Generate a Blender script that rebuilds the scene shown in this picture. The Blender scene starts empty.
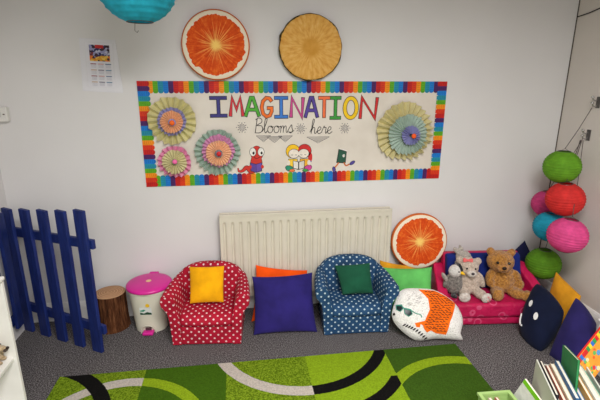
import bpy, bmesh, math, random
from mathutils import Vector, Matrix, Euler, noise
from mathutils.geometry import delaunay_2d_cdt
random.seed(7)
C = bpy.context.scene.collection
PI = math.pi
def R(d): return math.radians(d)
def V(*a): return Vector(a)

# ------------------------------------------------------------------ materials
def lin(c):
    return tuple(((x/255)/12.92 if x/255 <= .04045 else ((x/255+.055)/1.055)**2.4) for x in c) + (1.0,)
class NT:
    def __init__(s, name, rough=.7, spec=.3):
        s.m = bpy.data.materials.new(name); s.m.use_nodes = True
        s.t = s.m.node_tree; s.b = s.t.nodes['Principled BSDF']
        s.b.inputs['Roughness'].default_value = rough
        s.b.inputs['Specular IOR Level'].default_value = spec
    def n(s, typ, **kw):
        nd = s.t.nodes.new(typ)
        for k, v in kw.items(): setattr(nd, k, v)
        return nd
    def l(s, a, b): s.t.links.new(a, b)
    def val(s, sock, v):
        if hasattr(v, 'is_output') or isinstance(v, bpy.types.NodeSocket): s.l(v, sock)
        else: sock.default_value = v
    def math(s, op, a, b=0.0, c=None):
        nd = s.n('ShaderNodeMath', operation=op)
        s.val(nd.inputs[0], a); s.val(nd.inputs[1], b)
        if c is not None: s.val(nd.inputs[2], c)
        return nd.outputs[0]
    def vmath(s, op, a, b=(0,0,0)):
        nd = s.n('ShaderNodeVectorMath', operation=op)
        s.val(nd.inputs[0], a); s.val(nd.inputs[1], b)
        return nd.outputs['Value'] if op in ('LENGTH','DISTANCE','DOT_PRODUCT') else nd.outputs[0]
    def mix(s, f, a, b):
        nd = s.n('ShaderNodeMix', data_type='RGBA')
        s.val(nd.inputs[0], f); s.val(nd.inputs[6], a); s.val(nd.inputs[7], b)
        return nd.outputs[2]
    def coord(s, which='Object'): return s.n('ShaderNodeTexCoord').outputs[which]
    def noise(s, vec, scale, detail=2, rough=.5):
        nd = s.n('ShaderNodeTexNoise'); s.l(vec, nd.inputs['Vector'])
        nd.inputs['Scale'].default_value = scale; nd.inputs['Detail'].default_value = detail; nd.inputs['Roughness'].default_value = rough
        return nd.outputs['Fac']
    def ramp(s, f, stops, interp='LINEAR'):
        nd = s.n('ShaderNodeValToRGB'); s.l(f, nd.inputs[0]); e = nd.color_ramp.elements
        nd.color_ramp.interpolation = interp
        while len(e) < len(stops): e.new(.5)
        for k, (p, c) in enumerate(stops): e[k].position = p; e[k].color = lin(c)
        return nd.outputs[0]
    def color(s, c): s.val(s.b.inputs['Base Color'], c)
    def bump(s, h, strength=.3, dist=.01):
        nd = s.n('ShaderNodeBump'); nd.inputs['Strength'].default_value = strength; nd.inputs['Distance'].default_value = dist
        s.l(h, nd.inputs['Height']); s.l(nd.outputs[0], s.b.inputs['Normal'])
    def xyz(s, v):
        nd = s.n('ShaderNodeSeparateXYZ'); s.l(v, nd.inputs[0]); return nd.outputs

def plain(name, c, rough=.6, spec=.3, var=.06, scale=8, bump=0, bscale=300, metal=0):
    k = NT(name, rough, spec); v = k.coord()
    d = tuple(max(0, x*(1-var)) for x in c); u = tuple(min(255, x*(1+var)) for x in c)
    k.color(k.ramp(k.noise(v, scale, 3), [(.3, d), (.7, u)]))
    if bump: k.bump(k.noise(v, bscale, 2), bump, .002)
    k.b.inputs['Metallic'].default_value = metal
    return k.m
def fabric(name, c, var=.1, rough=.9, wrinkle=.25, sheen=.04):
    k = NT(name, rough, .15); v = k.coord()
    d = tuple(x*(1-var) for x in c); u = tuple(min(255, x*(1+var)) for x in c)
    k.color(k.ramp(k.noise(v, 9, 3), [(.3, d), (.7, u)]))
    h = k.math('ADD', k.math('MULTIPLY', k.noise(v, 14, 3), 1.0), k.math('MULTIPLY', k.noise(v, 500, 1), .04))
    k.bump(h, wrinkle, .02)
    k.b.inputs['Sheen Weight'].default_value = sheen
    return k.m
def fur(name, c1, c2, scale=70):
    k = NT(name, .95, .08); v = k.coord()
    f = k.noise(v, scale, 4, .65)
    k.color(k.ramp(f, [(.3, c1), (.68, c2)]))
    k.bump(k.noise(v, scale*1.6, 4, .7), .9, .012)
    k.b.inputs['Sheen Weight'].default_value = .3
    return k.m
def polka(name, base, dot, pitch=.046, rad=.128):
    k = NT(name, .75, .25)
    uv = k.n('ShaderNodeUVMap').outputs[0]
    p = k.vmath('SCALE', uv); p.node.inputs['Scale'].default_value = 1/pitch
    a = k.vmath('LENGTH', k.vmath('SUBTRACT', k.vmath('MULTIPLY', k.vmath('FRACTION', p), (1,1,0)), (.5,.5,0)))
    b = k.vmath('LENGTH', k.vmath('SUBTRACT', k.vmath('MULTIPLY', k.vmath('FRACTION', k.vmath('ADD', p, (.5,.5,0))), (1,1,0)), (.5,.5,0)))
    f = k.math('LESS_THAN', k.math('MINIMUM', a, b), rad)
    o = k.coord()
    bc = k.ramp(k.noise(o, 12, 3), [(.3, tuple(x*.88 for x in base)), (.7, tuple(min(255, x*1.1) for x in base))])
    k.color(k.mix(f, bc, lin(dot)))
    k.bump(k.noise(o, 18, 3), .25, .02)
    return k.m

# ------------------------------------------------------------------ mesh builder
class MB:
    def __init__(s): s.v = []; s.f = []; s.m = []
    def add(s, vs, fs, mi=0):
        o = len(s.v); s.v += [tuple(x) for x in vs]
        for f in fs: s.f.append([i+o for i in f]); s.m.append(mi)
        return s
    def box(s, a, b, mi=0, mat=None):
        vs = [Vector((x,y,z)) for z in (a[2],b[2]) for y in (a[1],b[1]) for x in (a[0],b[0])]
        if mat is not None: vs = [mat @ v for v in vs]
        return s.add(vs, [(0,2,3,1),(4,5,7,6),(0,1,5,4),(2,6,7,3),(0,4,6,2),(1,3,7,5)], mi)
    def tube(s, pts, r, n=8, mi=0, caps=True):
        pts = [Vector(p) for p in pts]; rr = r if isinstance(r, (list,tuple)) else [r]*len(pts)
        rings = []; up = None
        for i, p in enumerate(pts):
            t = (pts[min(i+1,len(pts)-1)]-pts[max(i-1,0)]).normalized()
            if up is None: up = t.orthogonal().normalized()
            up = (up - t*up.dot(t)).normalized(); w = t.cross(up)
            rings.append([p + (up*math.cos(2*PI*k/n)+w*math.sin(2*PI*k/n))*rr[i] for k in range(n)])
        return s.loft(rings, mi, caps)
    def loft(s, rings, mi=0, caps=True, close=True):
        n = len(rings[0]); vs = [p for r in rings for p in r]; fs = []
        for i in range(len(rings)-1):
            for k in range(n if close else n-1):
                fs.append((i*n+k, i*n+(k+1)%n, (i+1)*n+(k+1)%n, (i+1)*n+k))
        if caps: fs.append(tuple(range(n))[::-1]); fs.append(tuple((len(rings)-1)*n+k for k in range(n)))
        return s.add(vs, fs, mi)
    def lathe(s, prof, n=32, c=(0,0,0), mi=0, caps=True, sq=None):
        rings = []
        for r, z in prof:
            ring = []
            for k in range(n):
                a = 2*PI*k/n; ca, sa = math.cos(a), math.sin(a); q = 1
                if sq: q = (abs(ca)**sq+abs(sa)**sq)**(-1/sq)
                ring.append((c[0]+r*q*ca, c[1]+r*q*sa, c[2]+z))
            rings.append(ring)
        return s.loft(rings, mi, caps)
    def ell(s, c, r, rot=None, mi=0, nu=20, nv=12):
        M = Euler(rot).to_matrix() if rot else Matrix.Identity(3); c = Vector(c)
        rings = []
        for i in range(nv+1):
            th = PI*(.02+.96*i/nv)
            rings.append([c + M @ Vector((r[0]*math.sin(th)*math.cos(2*PI*k/nu), r[1]*math.sin(th)*math.sin(2*PI*k/nu), -r[2]*math.cos(th))) for k in range(nu)])
        return s.loft(rings, mi)
    def prism(s, poly, y0, y1, mi=0, axis='y'):
        def P(a, b, c): return (a, c, b) if axis == 'y' else ((a, b, c) if axis == 'z' else (c, a, b))
        n = len(poly)
        vs = [P(a, b, y0) for a, b in poly] + [P(a, b, y1) for a, b in poly]
        fs = [tuple(range(n)), tuple(range(2*n-1, n-1, -1))] + [(k, k+n, (k+1)%n+n, (k+1)%n) for k in range(n)]
        return s.add(vs, fs, mi)
    def build(s, name, mats, parent=None, smooth=False, bevel=0, uv=False, segs=3, subsurf=0, auto=40, uvv=None):
        me = bpy.data.meshes.new(name); me.from_pydata(s.v, [], s.f)
        mats = mats if isinstance(mats, list) else [mats]
        for m in mats: me.materials.append(m)
        me.polygons.foreach_set('material_index', s.m)
        bm = bmesh.new(); bm.from_mesh(me)
        bmesh.ops.recalc_face_normals(bm, faces=bm.faces)
        if uv:
            L = bm.loops.layers.uv.new('UVMap')
            for f in bm.faces:
                nn = f.normal; ax = max(range(3), key=lambda i: abs(nn[i]))
                own = uvv is not None and len(f.verts) == 4
                us = [uvv[lp.vert.index] for lp in f.loops] if own else None
                for lp in f.loops:
                    c = lp.vert.co
                    if own and max(q[0] for q in us)-min(q[0] for q in us) < .2: lp[L].uv = uvv[lp.vert.index]; continue
                    lp[L].uv = (c.y, c.z) if ax == 0 else ((c.x, c.z) if ax == 1 else (c.x, c.y))
        bm.to_mesh(me); bm.free()
        o = bpy.data.objects.new(name, me); C.objects.link(o)
        if parent is not None: o.parent = parent
        if smooth:
            me.polygons.foreach_set('use_smooth', [True]*len(me.polygons))
            if auto: me.set_sharp_from_angle(angle=R(auto))
        if bevel:
            b = o.modifiers.new('bevel', 'BEVEL'); b.width = bevel; b.segments = segs; b.limit_method = 'ANGLE'; b.angle_limit = R(35)
            me.polygons.foreach_set('use_smooth', [True]*len(me.polygons))
            if auto: me.set_sharp_from_angle(angle=R(180))
            w = o.modifiers.new('wn', 'WEIGHTED_NORMAL'); w.keep_sharp = False
        if subsurf:
            b = o.modifiers.new('sub', 'SUBSURF'); b.levels = subsurf; b.render_levels = subsurf
        return o
def tag(o, label, cat, group=None, kind=None):
    o['label'] = label; o['category'] = cat
    if group: o['group'] = group
    if kind: o['kind'] = kind
    return o
def thing(name, label, cat, loc=(0,0,0), rz=0, group=None):
    o = bpy.data.objects.new(name, None); C.objects.link(o); o.empty_display_size = .05
    o.location = loc; o.rotation_euler = (0, 0, rz); return tag(o, label, cat, group)
def struct(o): o['kind'] = 'structure'; return o

# ------------------------------------------------------------------ room shell
XL, XR, YB, YF, ZC = -1.43, 2.24, 2.8, -2.6, 2.6
def wallmat(name, c):
    k = NT(name, .75, .2); v = k.coord()
    k.color(k.ramp(k.noise(v, 1.5, 4), [(.3, tuple(x*.97 for x in c)), (.7, c)]))
    k.bump(k.noise(v, 120, 2), .05, .003); return k.m
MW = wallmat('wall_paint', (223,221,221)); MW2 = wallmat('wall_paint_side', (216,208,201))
def carpet():
    k = NT('carpet', .95, .05); v = k.coord()
    f = k.noise(v, 170, 2, .8); g = k.noise(v, 1.6, 3)
    c1 = k.ramp(f, [(.40, (44,41,42)), (.5, (92,88,89)), (.60, (160,155,156))])
    k.color(k.mix(k.math('MULTIPLY', g, .3), c1, lin((62,54,50))))
    k.bump(k.noise(v, 300, 2, .8), .8, .006); return k.m
struct(MB().box((XL-.1,YF-.1,-.1),(XR+.1,YB+.1,0)).build('floor', carpet()))
struct(MB().box((XL-.1,YB,0),(XR+.1,YB+.1,ZC)).build('wall_back', MW))
struct(MB().box((XL-.1,YF,0),(XL,YB,ZC)).build('wall_left', MW))
struct(MB().box((XR,YF,0),(XR+.1,YB,ZC)).build('wall_right', MW2))
struct(MB().box((XL-.1,YF-.1,0),(XR+.1,YF,ZC)).build('wall_front', MW))
struct(MB().box((XL-.1,YF-.1,ZC),(XR+.1,YB+.1,ZC+.1)).build('ceiling', wallmat('ceiling_paint', (172,167,162))))
MSK = plain('skirting_paint', (226,224,222), .4)
def skirt(name, a, b, ax):
    # moulded section run along one wall
    prof = [(0,0),(.016,0),(.016,.095),(.012,.115),(.006,.128),(0,.13)]
    mb = MB()
    if ax == 'b': rings = [[(x, YB-d, z) for d, z in prof] for x in (a, b)]
    elif ax == 'r': rings = [[(XR-d, y, z) for d, z in prof] for y in (a, b)]
    else: rings = [[(XL+d, y, z) for d, z in prof] for y in (a, b)]
    struct(mb.loft(rings).build(name, MSK))
skirt('baseboard_back', XL+.016, XR-.016, 'b'); skirt('baseboard_right', YF, YB, 'r'); skirt('baseboard_left', YF, YB, 'l')
# dark open joint down the right-hand corner
struct(MB().box((XR-.006,YB-.003,.13),(XR,YB,ZC)).build('trim_1', plain('joint_dark', (84,76,70), .9)))

# ------------------------------------------------------------------ rug
def rugmat():
    k = NT('rug_pile', .95, .05); v = k.coord(); X = k.xyz(v); x, y = X[0], X[1]
    w = k.vmath('SCALE', k.n('ShaderNodeTexNoise').outputs['Color'])
    wn = w.node.inputs[0].links[0].from_node; k.l(v, wn.inputs['Vector']); wn.inputs['Scale'].default_value = 160; w.node.inputs['Scale'].default_value = .006
    p = k.vmath('ADD', v, w); P = k.xyz(p)
    def gt(e): return k.math('GREATER_THAN', P[0], e)
    dark, lime, mid, dark2 = lin((70,106,22)), lin((146,178,34)), lin((112,142,22)), lin((66,98,28))
    sp = k.noise(v, 120, 3, .7)
    midc = k.ramp(sp, [(.35, (84,112,16)), (.62, (140,168,40))])
    col = midc
    col = k.mix(gt(-.548), col, dark); col = k.mix(gt(-.108), col, midc)
    col = k.mix(gt(.34), col, lime); col = k.mix(gt(.812), col, dark2)
    def ring(cx, cy, r, hw):
        d = k.vmath('LENGTH', k.vmath('MULTIPLY', k.vmath('SUBTRACT', p, (cx,cy,0)), (1,1,0)))
        return k.math('LESS_THAN', k.math('ABSOLUTE', k.math('SUBTRACT', d, r)), hw)
    def AND(a, b): return k.math('MULTIPLY', a, b)
    def NOT(a): return k.math('SUBTRACT', 1.0, a)
    white, black, lim2 = lin((208,198,188)), lin((24,23,22)), lin((150,180,34))
    r1 = ring(-.62,1.656,.412,.031)
    col = k.mix(AND(r1, NOT(gt(-.548))), col, white); col = k.mix(AND(r1, gt(-.548)), col, lim2)
    col = k.mix(AND(ring(-1.18,1.74,.505,.037), NOT(gt(-.548))), col, black)
    r2 = ring(.335,2.385,.508,.034)
    col = k.mix(AND(AND(r2, gt(-.19)), NOT(gt(.34))), col, white); col = k.mix(AND(AND(r2, gt(.34)), NOT(gt(.812))), col, black)
    col = k.mix(AND(AND(ring(.40,2.20,.498,.034), gt(.34)), AND(NOT(gt(.812)), k.math('LESS_THAN', P[1], 1.93))), col, black)
    col = k.mix(AND(ring(1.12,1.569,.452,.033), gt(.812)), col, lim2)
    shade = k.ramp(sp, [(.3, (205,205,205)), (.65, (255,255,255))])
    mx = k.n('ShaderNodeMix', data_type='RGBA', blend_type='MULTIPLY'); mx.inputs[0].default_value = 1
    k.l(col, mx.inputs[6]); k.l(shade, mx.inputs[7]); k.color(mx.outputs[2])
    k.bump(k.noise(v, 180, 3, .7), .9, .008); return k.m
mb = MB(); mb.box((-1.006,.565,.0005),(1.267,2.165,.014))
o = mb.build('rug', rugmat(), bevel=.005); tag(o, 'green patchwork rug with sweeping white, black and lime arcs on grey carpet', 'rug')

# ------------------------------------------------------------------ radiator
MRAD = plain('radiator_enamel', (212,205,190), .35, .4, .02)
rad = thing('radiator', 'cream ribbed panel radiator on the back wall under the banner', 'radiator', (.446, 2.798, .12))
x0, x1, H, ncol = -.585, .568, .600, 22
nx, nz = ncol*12, 34; mb = MB(); vs = []
for j in range(nz+1):
    z = .012 + (H-.03)*j/nz
    for i in range(nx+1):
        x = x0 + (x1-x0)*i/nx; t = ((i/nx)*ncol) % 1.0
        g = math.exp(-((t-.5)/.13)**2)                     # groove between two flutes
        zt = (H-.055)-z; zb = z-.05
        fade = max(0, min(1, zt/.018))*max(0, min(1, zb/.018))
        d = .02*g*fade
        vs.append((x, -.085+d, z))
mb.add(vs, [(j*(nx+1)+i, j*(nx+1)+i+1, (j+1)*(nx+1)+i+1, (j+1)*(nx+1)+i) for j in range(nz) for i in range(nx)])
mb.box((x0,-.072,.012),(x1,-.062,H-.018))
mb.build('front_panel', MRAD, rad, smooth=True)
MB().box((x0+.005,-.05,.012),(x1-.005,-.038,H-.018)).build('back_panel', MRAD, rad)
mb = MB()
mb.box((x0-.004,-.087,H-.018),(x1+.004,-.03,H-.010))
for i in range(60):
    xx = x0+.01+(x1-x0-.02)*i/60
    mb.box((xx,-.074,H-.010),(xx+.012,-.042,H-.006))
mb.box((x0-.004,-.087,H-.010),(x1+.004,-.076,H)); mb.box((x0-.004,-.040,H-.010),(x1+.004,-.030,H))
mb.build('top_grille', MRAD, rad, bevel=.0015)
for sx in (x0-.004, x1):
    MB().box((sx,-.087,.01),(sx+.004,-.03,H-.01)).build('side_cover', MRAD, rad)
for sx in (-.4, .4):
    MB().box((sx-.02,-.04,.05),(sx+.02,0,H-.06)).build('wall_bracket', MRAD, rad)
MCH = plain('chrome', (200,200,200), .25, .5, metal=1)
for sx in (x0-.02, x1+.012):
    MB().tube([(sx,-.055,-.119),(sx,-.055,.03),(sx+(.012 if sx<0 else -.012),-.055,.045)], .0075).build('feed_pipe', MRAD, rad, smooth=True)

# ------------------------------------------------------------------ banner
MPAP = NT('banner_sheet', .45, .3); _v = MPAP.coord()
MPAP.color(MPAP.ramp(MPAP.noise(_v, 6, 3), [(.3, (214,205,194)), (.7, (226,218,208))])); MPAP.bump(MPAP.noise(_v, 5, 3), .25, .02)
MINK = plain('ink_black', (38,34,36), .6)
CR = {}
def colr(c):
    c = tuple(c)
    if c not in CR: CR[c] = plain('paint_%d_%d_%d' % c, c, .55, .3, .05, 30)
    return CR[c]
BX0, BX1, BZ0, BZ1 = -.592, 1.371, .902, 1.553
ban = thing('banner', 'long classroom banner reading IMAGINATION Blooms here with rainbow scalloped border', 'banner', (.389, 2.799, .90))
ox, oz = .389, .90
class Draw:        # flat drawing on the wall plane, y is distance out of the wall
    def __init__(s, k=0.0): s.mb = MB(); s.mats = []; s.y = -.0045-k
    def mi(s, c):
        m = colr(c) if not isinstance(c, bpy.types.Material) else c
        if m not in s.mats: s.mats.append(m)
        return s.mats.index(m)
    def poly(s, pts, c, lift=0):
        n = len(pts); s.mb.add([(x-ox, s.y-lift, z-oz) for x, z in pts], [tuple(range(n))], s.mi(c)); return s
    def disc(s, x, z, rx, rz, c, lift=0, n=20, rot=0):
        return s.poly([(x+rx*math.cos(2*PI*k/n)*math.cos(rot)-rz*math.sin(2*PI*k/n)*math.sin(rot), z+rx*math.cos(2*PI*k/n)*math.sin(rot)+rz*math.sin(2*PI*k/n)*math.cos(rot)) for k in range(n)], c, lift)
    def line(s, pts, w, c, lift=0):
        pts = [Vector(p) for p in pts]; n = len(pts); L = []; Rr = []
        w = w if isinstance(w, list) else [w]*n
        for i, p in enumerate(pts):
            t = (pts[min(i+1,n-1)]-pts[max(i-1,0)]); t = t.normalized() if t.length else Vector((1,0))
            q = Vector((-t.y, t.x))*w[i]/2; L.append(p+q); Rr.append(p-q)
        s.mb.add([(v.x-ox, s.y-lift, v.y-oz) for v in L+Rr], [(i, i+1, n+i+1, n+i) for i in range(n-1)], s.mi(c)); return s
    def build(s, name, parent=ban): return s.mb.build(name, s.mats, parent)
MB().box((BX0-ox,-.003,BZ0-oz),(BX1-ox,0,BZ1-oz)).build('sheet', MPAP.m, ban)
RB = [(74,30,96),(194,26,24),(216,54,20),(238,140,16),(92,166,28),(28,138,166),(16,118,204)]
def border(name, a, b, inward, width=.073, start=0, rev=False):
    a = Vector(a); b = Vector(b); inward = Vector(inward); Ltot = (b-a).length; t = (b-a)/Ltot
    n = round(Ltot/.0302); st = Ltot/n; d = Draw()
    for i in range(n):
        c = RB[((start-i) if rev else (start+i)) % 7]
        c2 = tuple(int(x*.9) for x in c)
        p = a+t*st*i
        pts = [p, p+t*st]
        arc = [(p+t*st*.5) + t*(st*.5*math.cos(PI*k/8)) + inward*(width-.012+.012*math.sin(PI*k/8)) for k in range(9)]
        d.poly([tuple(q) for q in pts+arc], c)
        for j in range(5):                                  # little leaf marks printed on each bar
            q = p+t*st*.5+inward*(.010+j*.0125)
            for sg in (-1, 1):
                d.poly([tuple(q), tuple(q+t*sg*st*.42+inward*.004), tuple(q+t*sg*st*.40+inward*.0075), tuple(q+inward*.004)], c2, .0004)
    return d.build(name)
border('border_strip', (BX0,BZ1), (BX1,BZ1), (0,-1), start=1)
border('border_strip', (BX0,BZ0), (BX1,BZ0), (0,1), start=2)
border('border_strip', (BX0,BZ1-.0), (BX0,BZ0), (1,0), width=.072, start=1, rev=True).location.y = -.001
border('border_strip', (BX1,BZ1-.0), (BX1,BZ0), (-1,0), width=.066, start=1, rev=True).location.y = -.001
# big letters: strokes in a 0..1 box
GL = {'I': [[(0,1),(1,1)],[(.5,1),(.5,0)],[(0,0),(1,0)]],
 'M': [[(0,0),(.18,1),(.5,.36),(.82,1),(1,0)]],
 'A': [[(0,0),(.42,1),(.58,1),(1,0)],[(.2,.36),(.8,.36)]],
 'G': [[(.95,.82),(.75,.98),(.45,1),(.15,.82),(.02,.5),(.14,.16),(.45,0),(.78,.06),(.95,.28),(.95,.46),(.55,.46)]],
 'N': [[(0,0),(.08,1),(.9,0),(1,1)]],
 'T': [[(0,1),(1,1)],[(.5,1),(.5,0)]],
 'O': [[(.5+.5*math.cos(k*2*PI/24+PI/2), .5+.5*math.sin(k*2*PI/24+PI/2)) for k in range(25)]]}
def offset_stroke(pts, w):
    """mitred ribbon quads"""
    pts = [Vector(p) for p in pts]; n = len(pts); closed = (pts[0]-pts[-1]).length < 1e-5
    L, Rr = [], []
    for i in range(n):
        if closed: a = pts[i-1] if i else pts[-2]; b = pts[(i+1)] if i < n-1 else pts[1]
        else: a = pts[max(i-1,0)]; b = pts[min(i+1,n-1)]
        t1 = (pts[i]-a); t2 = (b-pts[i])
        if not t1.length: t1 = t2
        if not t2.length: t2 = t1
        t1 = t1.normalized(); t2 = t2.normalized(); n1 = Vector((-t1.y,t1.x)); n2 = Vector((-t2.y,t2.x))
        mt = (n1+n2).normalized(); sc = min(1.9, 1/max(.3, mt.dot(n1)))
        L.append(pts[i]+mt*w/2*sc); Rr.append(pts[i]-mt*w/2*sc)
    return L, Rr
word = [('I',-.174,-.062,1.461,1.336,(62,58,128)),('M',-.052,.037,1.461,1.333,(205,52,62)),('A',.042,.138,1.461,1.331,(78,165,52)),('G',.143,.221,1.460,1.328,(238,112,38)),
 ('I',.226,.320,1.460,1.326,(58,118,200)),('N',.330,.418,1.460,1.323,(200,70,140)),('A',.422,.512,1.460,1.321,(84,64,150)),('T',.508,.592,1.459,1.319,(238,112,66)),
 ('I',.584,.664,1.459,1.316,(60,150,60)),('O',.678,.772,1.459,1.314,(238,196,28)),('N',.784,.905,1.459,1.311,(204,44,46))]
for ch, xa, xb, zt, zb, c in word:
    d = Draw(); w = .0168 if ch != 'O' else .021; xa -= .003; xb += .003
    xa += w/2; xb -= w/2; zt -= w/2; zb += w/2
    for si, st in enumerate(GL[ch]):
        pts = [(xa+(xb-xa)*u, zb+(zt-zb)*v) for u, v in st]
        for ww, col, lf in ((w+.0075, MINK, si*.00012), (w, c, .0006+si*.00015)):
            P = pts
            if ww > w and ch != 'O':   # outline reaches past the stroke ends
                a, b = Vector(P[0]), Vector(P[1]); e, f = Vector(P[-1]), Vector(P[-2])
                P = [tuple(a+(a-b).normalized()*.0035)] + P[1:-1] + [tuple(e+(e-f).normalized()*.0035)] if len(P) > 2 else [tuple(a+(a-b).normalized()*.0035), tuple(e+(e-f).normalized()*.0035)]
            Lh, Rh = offset_stroke(P, ww); n = len(P); m = d.mi(col)
            d.mb.add([(q.x-ox, d.y-lf, q.y-oz) for q in Lh+Rh], [(i, i+1, n+i+1, n+i) for i in range(n-1)], m)
            if st is not GL[ch][0] or ch in 'IT':
                for q in (P[0], P[-1]): pass
    d.build('letter')
def smoothline(pts, n=6):
    P = [Vector(p) for p in pts]; out = []
    for i in range(len(P)-1):
        a = P[max(i-1,0)]; b = P[i]; c = P[i+1]; e = P[min(i+2,len(P)-1)]
        for k in range(n):
            t = k/n; out.append(tuple(.5*((2*b)+(c-a)*t+(2*a-5*b+4*c-e)*t*t+(3*b-a-3*c+e)*t**3)))
    out.append(tuple(P[-1])); return out
# handwriting, unit x-height 1, ascender 2.05
SC = {'B': (1.25, [[(.28,2.0),(.2,1.0),(.12,0)],[(.05,1.85),(.45,2.12),(.9,1.95),(.92,1.5),(.3,1.08),(.95,1.0),(1.15,.5),(.85,.05),(.1,.02)]]),
 'l': (.62, [[(-.1,.2),(.3,1.1),(.48,1.9),(.3,2.05),(.18,1.6),(.2,.4),(.36,0),(.62,.3)]]),
 'o': (.92, [[(.62,.95),(.2,.9),(.05,.45),(.25,.02),(.62,.08),(.78,.5),(.6,.95),(.5,.8),(.92,.85)]]),
 'm': (1.25, [[(0,.8),(.1,.95),(.14,.5),(.12,0)],[(.12,.5),(.3,.92),(.48,.85),(.5,0)],[(.5,.5),(.7,.92),(.88,.85),(.92,.2),(1.05,.02),(1.25,.25)]]),
 's': (.8, [[(-.1,.2),(.4,1.1),(.5,.7),(.62,.3),(.4,-.05),(.1,.1),(.45,.05),(.85,.3)]]),
 'h': (.95, [[(-.1,.2),(.28,1.2),(.42,2.0),(.25,2.1),(.16,1.5),(.1,0)],[(.1,.4),(.35,.92),(.58,.8),(.6,.2),(.72,.02),(.95,.3)]]),
 'e': (.8, [[(-.05,.3),(.5,.6),(.55,.9),(.3,1.0),(.1,.6),(.15,.15),(.42,0),(.8,.3)]]),
 'r': (.75, [[(-.05,.3),(.25,1.1),(.3,.85),(.55,.88),(.5,.3),(.6,.03),(.78,.3)]])}
def write(word, x, z, h, slope=0):
    for ch in word:
        adv, sts = SC[ch]; d = Draw()
        for st in sts:
            pts = [(x+(u+v*.08)*h, z+v*h+(u*h)*slope) for u, v in st]
            P = smoothline(pts); d.line(P, .0044, MINK)
        d.build('script_letter'); x += adv*h*.98; z += adv*h*slope
write('Blooms', .100, 1.234, .0445); write('here', .462, 1.224, .044)
MGR = plain('pencil_grey', (120,116,116), .7)
for sx, sz in ((.023,1.270),(.398,1.258),(.689,1.257)):
    d = Draw()
    for k in range(12):
        a = 2*PI*k/12; l = .032 if k % 2 else .025
        d.line([(sx+.014*math.cos(a), sz+.014*math.sin(a)),(sx+l*math.cos(a), sz+l*math.sin(a))], .0045, MGR)
        if k % 2 == 0: d.disc(sx+.035*math.cos(a), sz+.035*math.sin(a), .0032, .0032, MGR, n=8)
    for k in range(3): d.disc(sx, sz, .012-.004*k, .012-.004*k, (150,146,146) if k % 2 == 0 else (215,208,198), .0003*k, n=14)
    d.build('doodle_sun')
for tx, tz, w in ((.157,1.216,.046),(.227,1.210,.05),(.298,1.213,.046),(.513,1.203,.075)):
    d = Draw()
    for k in range(5):
        q = k/5; d.line([(tx-w*(1-q), tz-.036*q),(tx+w*(1-q), tz-.036*q)], .003, MGR)
    d.line([(tx-w,tz),(tx,tz-.04),(tx+w,tz)], .003, MGR); d.build('doodle_pennant')
# red worm holding a purple book
d = Draw()
RED, PUR, WH, BLK = (206,52,44), (92,66,150), (232,228,222), (30,28,30)
tail = smoothline([(.105,1.012),(.075,.985),(.045,1.012),(.02,.992),(-.005,.988),(-.012,1.01)])
n = len(tail); d.line(tail, [.036*(1-i/n)+.007 for i in range(n)], MINK); d.line(tail, [.030*(1-i/n)+.004 for i in range(n)], RED, .0003)
for q_, (x, z, rx, rz, c) in enumerate(((.108,1.040,.036,.055,RED),(.112,1.092,.036,.034,RED),(.112,1.118,.028,.032,RED))):
    d.disc(x, z, rx+.003, rz+.003, MINK, .00012*q_); d.disc(x, z, rx, rz, c, .0005+.00012*q_)
for sx in (-.025, .027):
    d.disc(.112+sx, 1.112, .0225, .029, MINK, .001); d.disc(.112+sx, 1.112, .0195, .026, WH, .0012); d.disc(.112+sx+.004, 1.105, .007, .010, BLK, .0014); d.disc(.112+sx, 1.118, .004, .003, (250,250,250), .0016)
d.line(smoothline([(.092,1.078),(.112,1.070),(.134,1.080)]), .004, MINK, .001)
d.poly([(.066,1.045),(.106,1.034),(.146,1.044),(.143,.985),(.106,.976),(.069,.987)], MINK, .0017)
d.poly([(.070,1.041),(.105,1.031),(.105,.980),(.072,.990)], PUR, .0019); d.poly([(.107,1.031),(.142,1.040),(.139,.989),(.107,.980)], (104,76,164), .0019)
for sx in (.068, .146): d.disc(sx, 1.015, .010, .012, RED, .0021)
d.build('worm_drawing')
# two children sharing an open book
d = Draw(); SK = (230,220,208)
for hx, hair, top, sh in ((.347,(238,190,30),(238,196,60),(40,140,110)),(.424,(204,44,44),(232,170,50),(204,70,150))):
    sg = -1 if hx < .385 else 1; d.y -= .00005
    d.disc(hx, 1.112, .047, .047, MINK, 0); d.disc(hx, 1.112, .044, .044, hair, .0003)
    if sg > 0: d.disc(hx+.038, 1.07, .014, .034, hair, .0003); d.disc(hx+.036, 1.042, .012, .006, PUR, .0005)
    d.disc(hx-sg*.006, 1.096, .037, .032, MINK, .0005); d.disc(hx-sg*.006, 1.096, .034, .029, SK, .0007)
    for ex in (-.013, .013): d.line(smoothline([(hx-sg*.008+ex-.006,1.090),(hx-sg*.008+ex,1.086),(hx-sg*.008+ex+.006,1.090)]), .0025, MINK, .0009)
    d.poly([(hx-.030,1.062),(hx+.030,1.062),(hx+.036,1.010),(hx-.036,1.010)], MINK, .0002); d.poly([(hx-.027,1.059),(hx+.027,1.059),(hx+.032,1.012),(hx-.032,1.012)], top, .0004)
    d.disc(hx+sg*.024, .999, .028, .020, MINK, .0006, rot=sg*.4); d.disc(hx+sg*.024, .999, .025, .017, sh, .0008, rot=sg*.4)
    d.disc(hx+sg*.006, .984, .020, .011, MINK, .0009); d.disc(hx+sg*.006, .984, .017, .009, (238,120,60) if sg < 0 else (60,150,70), .0011)
    d.disc(hx+sg*.030, 1.035, .011, .018, SK, .0006)
d.poly([(.346,1.052),(.385,1.042),(.426,1.052),(.424,.998),(.385,.988),(.348,.998)], MINK, .0013)
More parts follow.
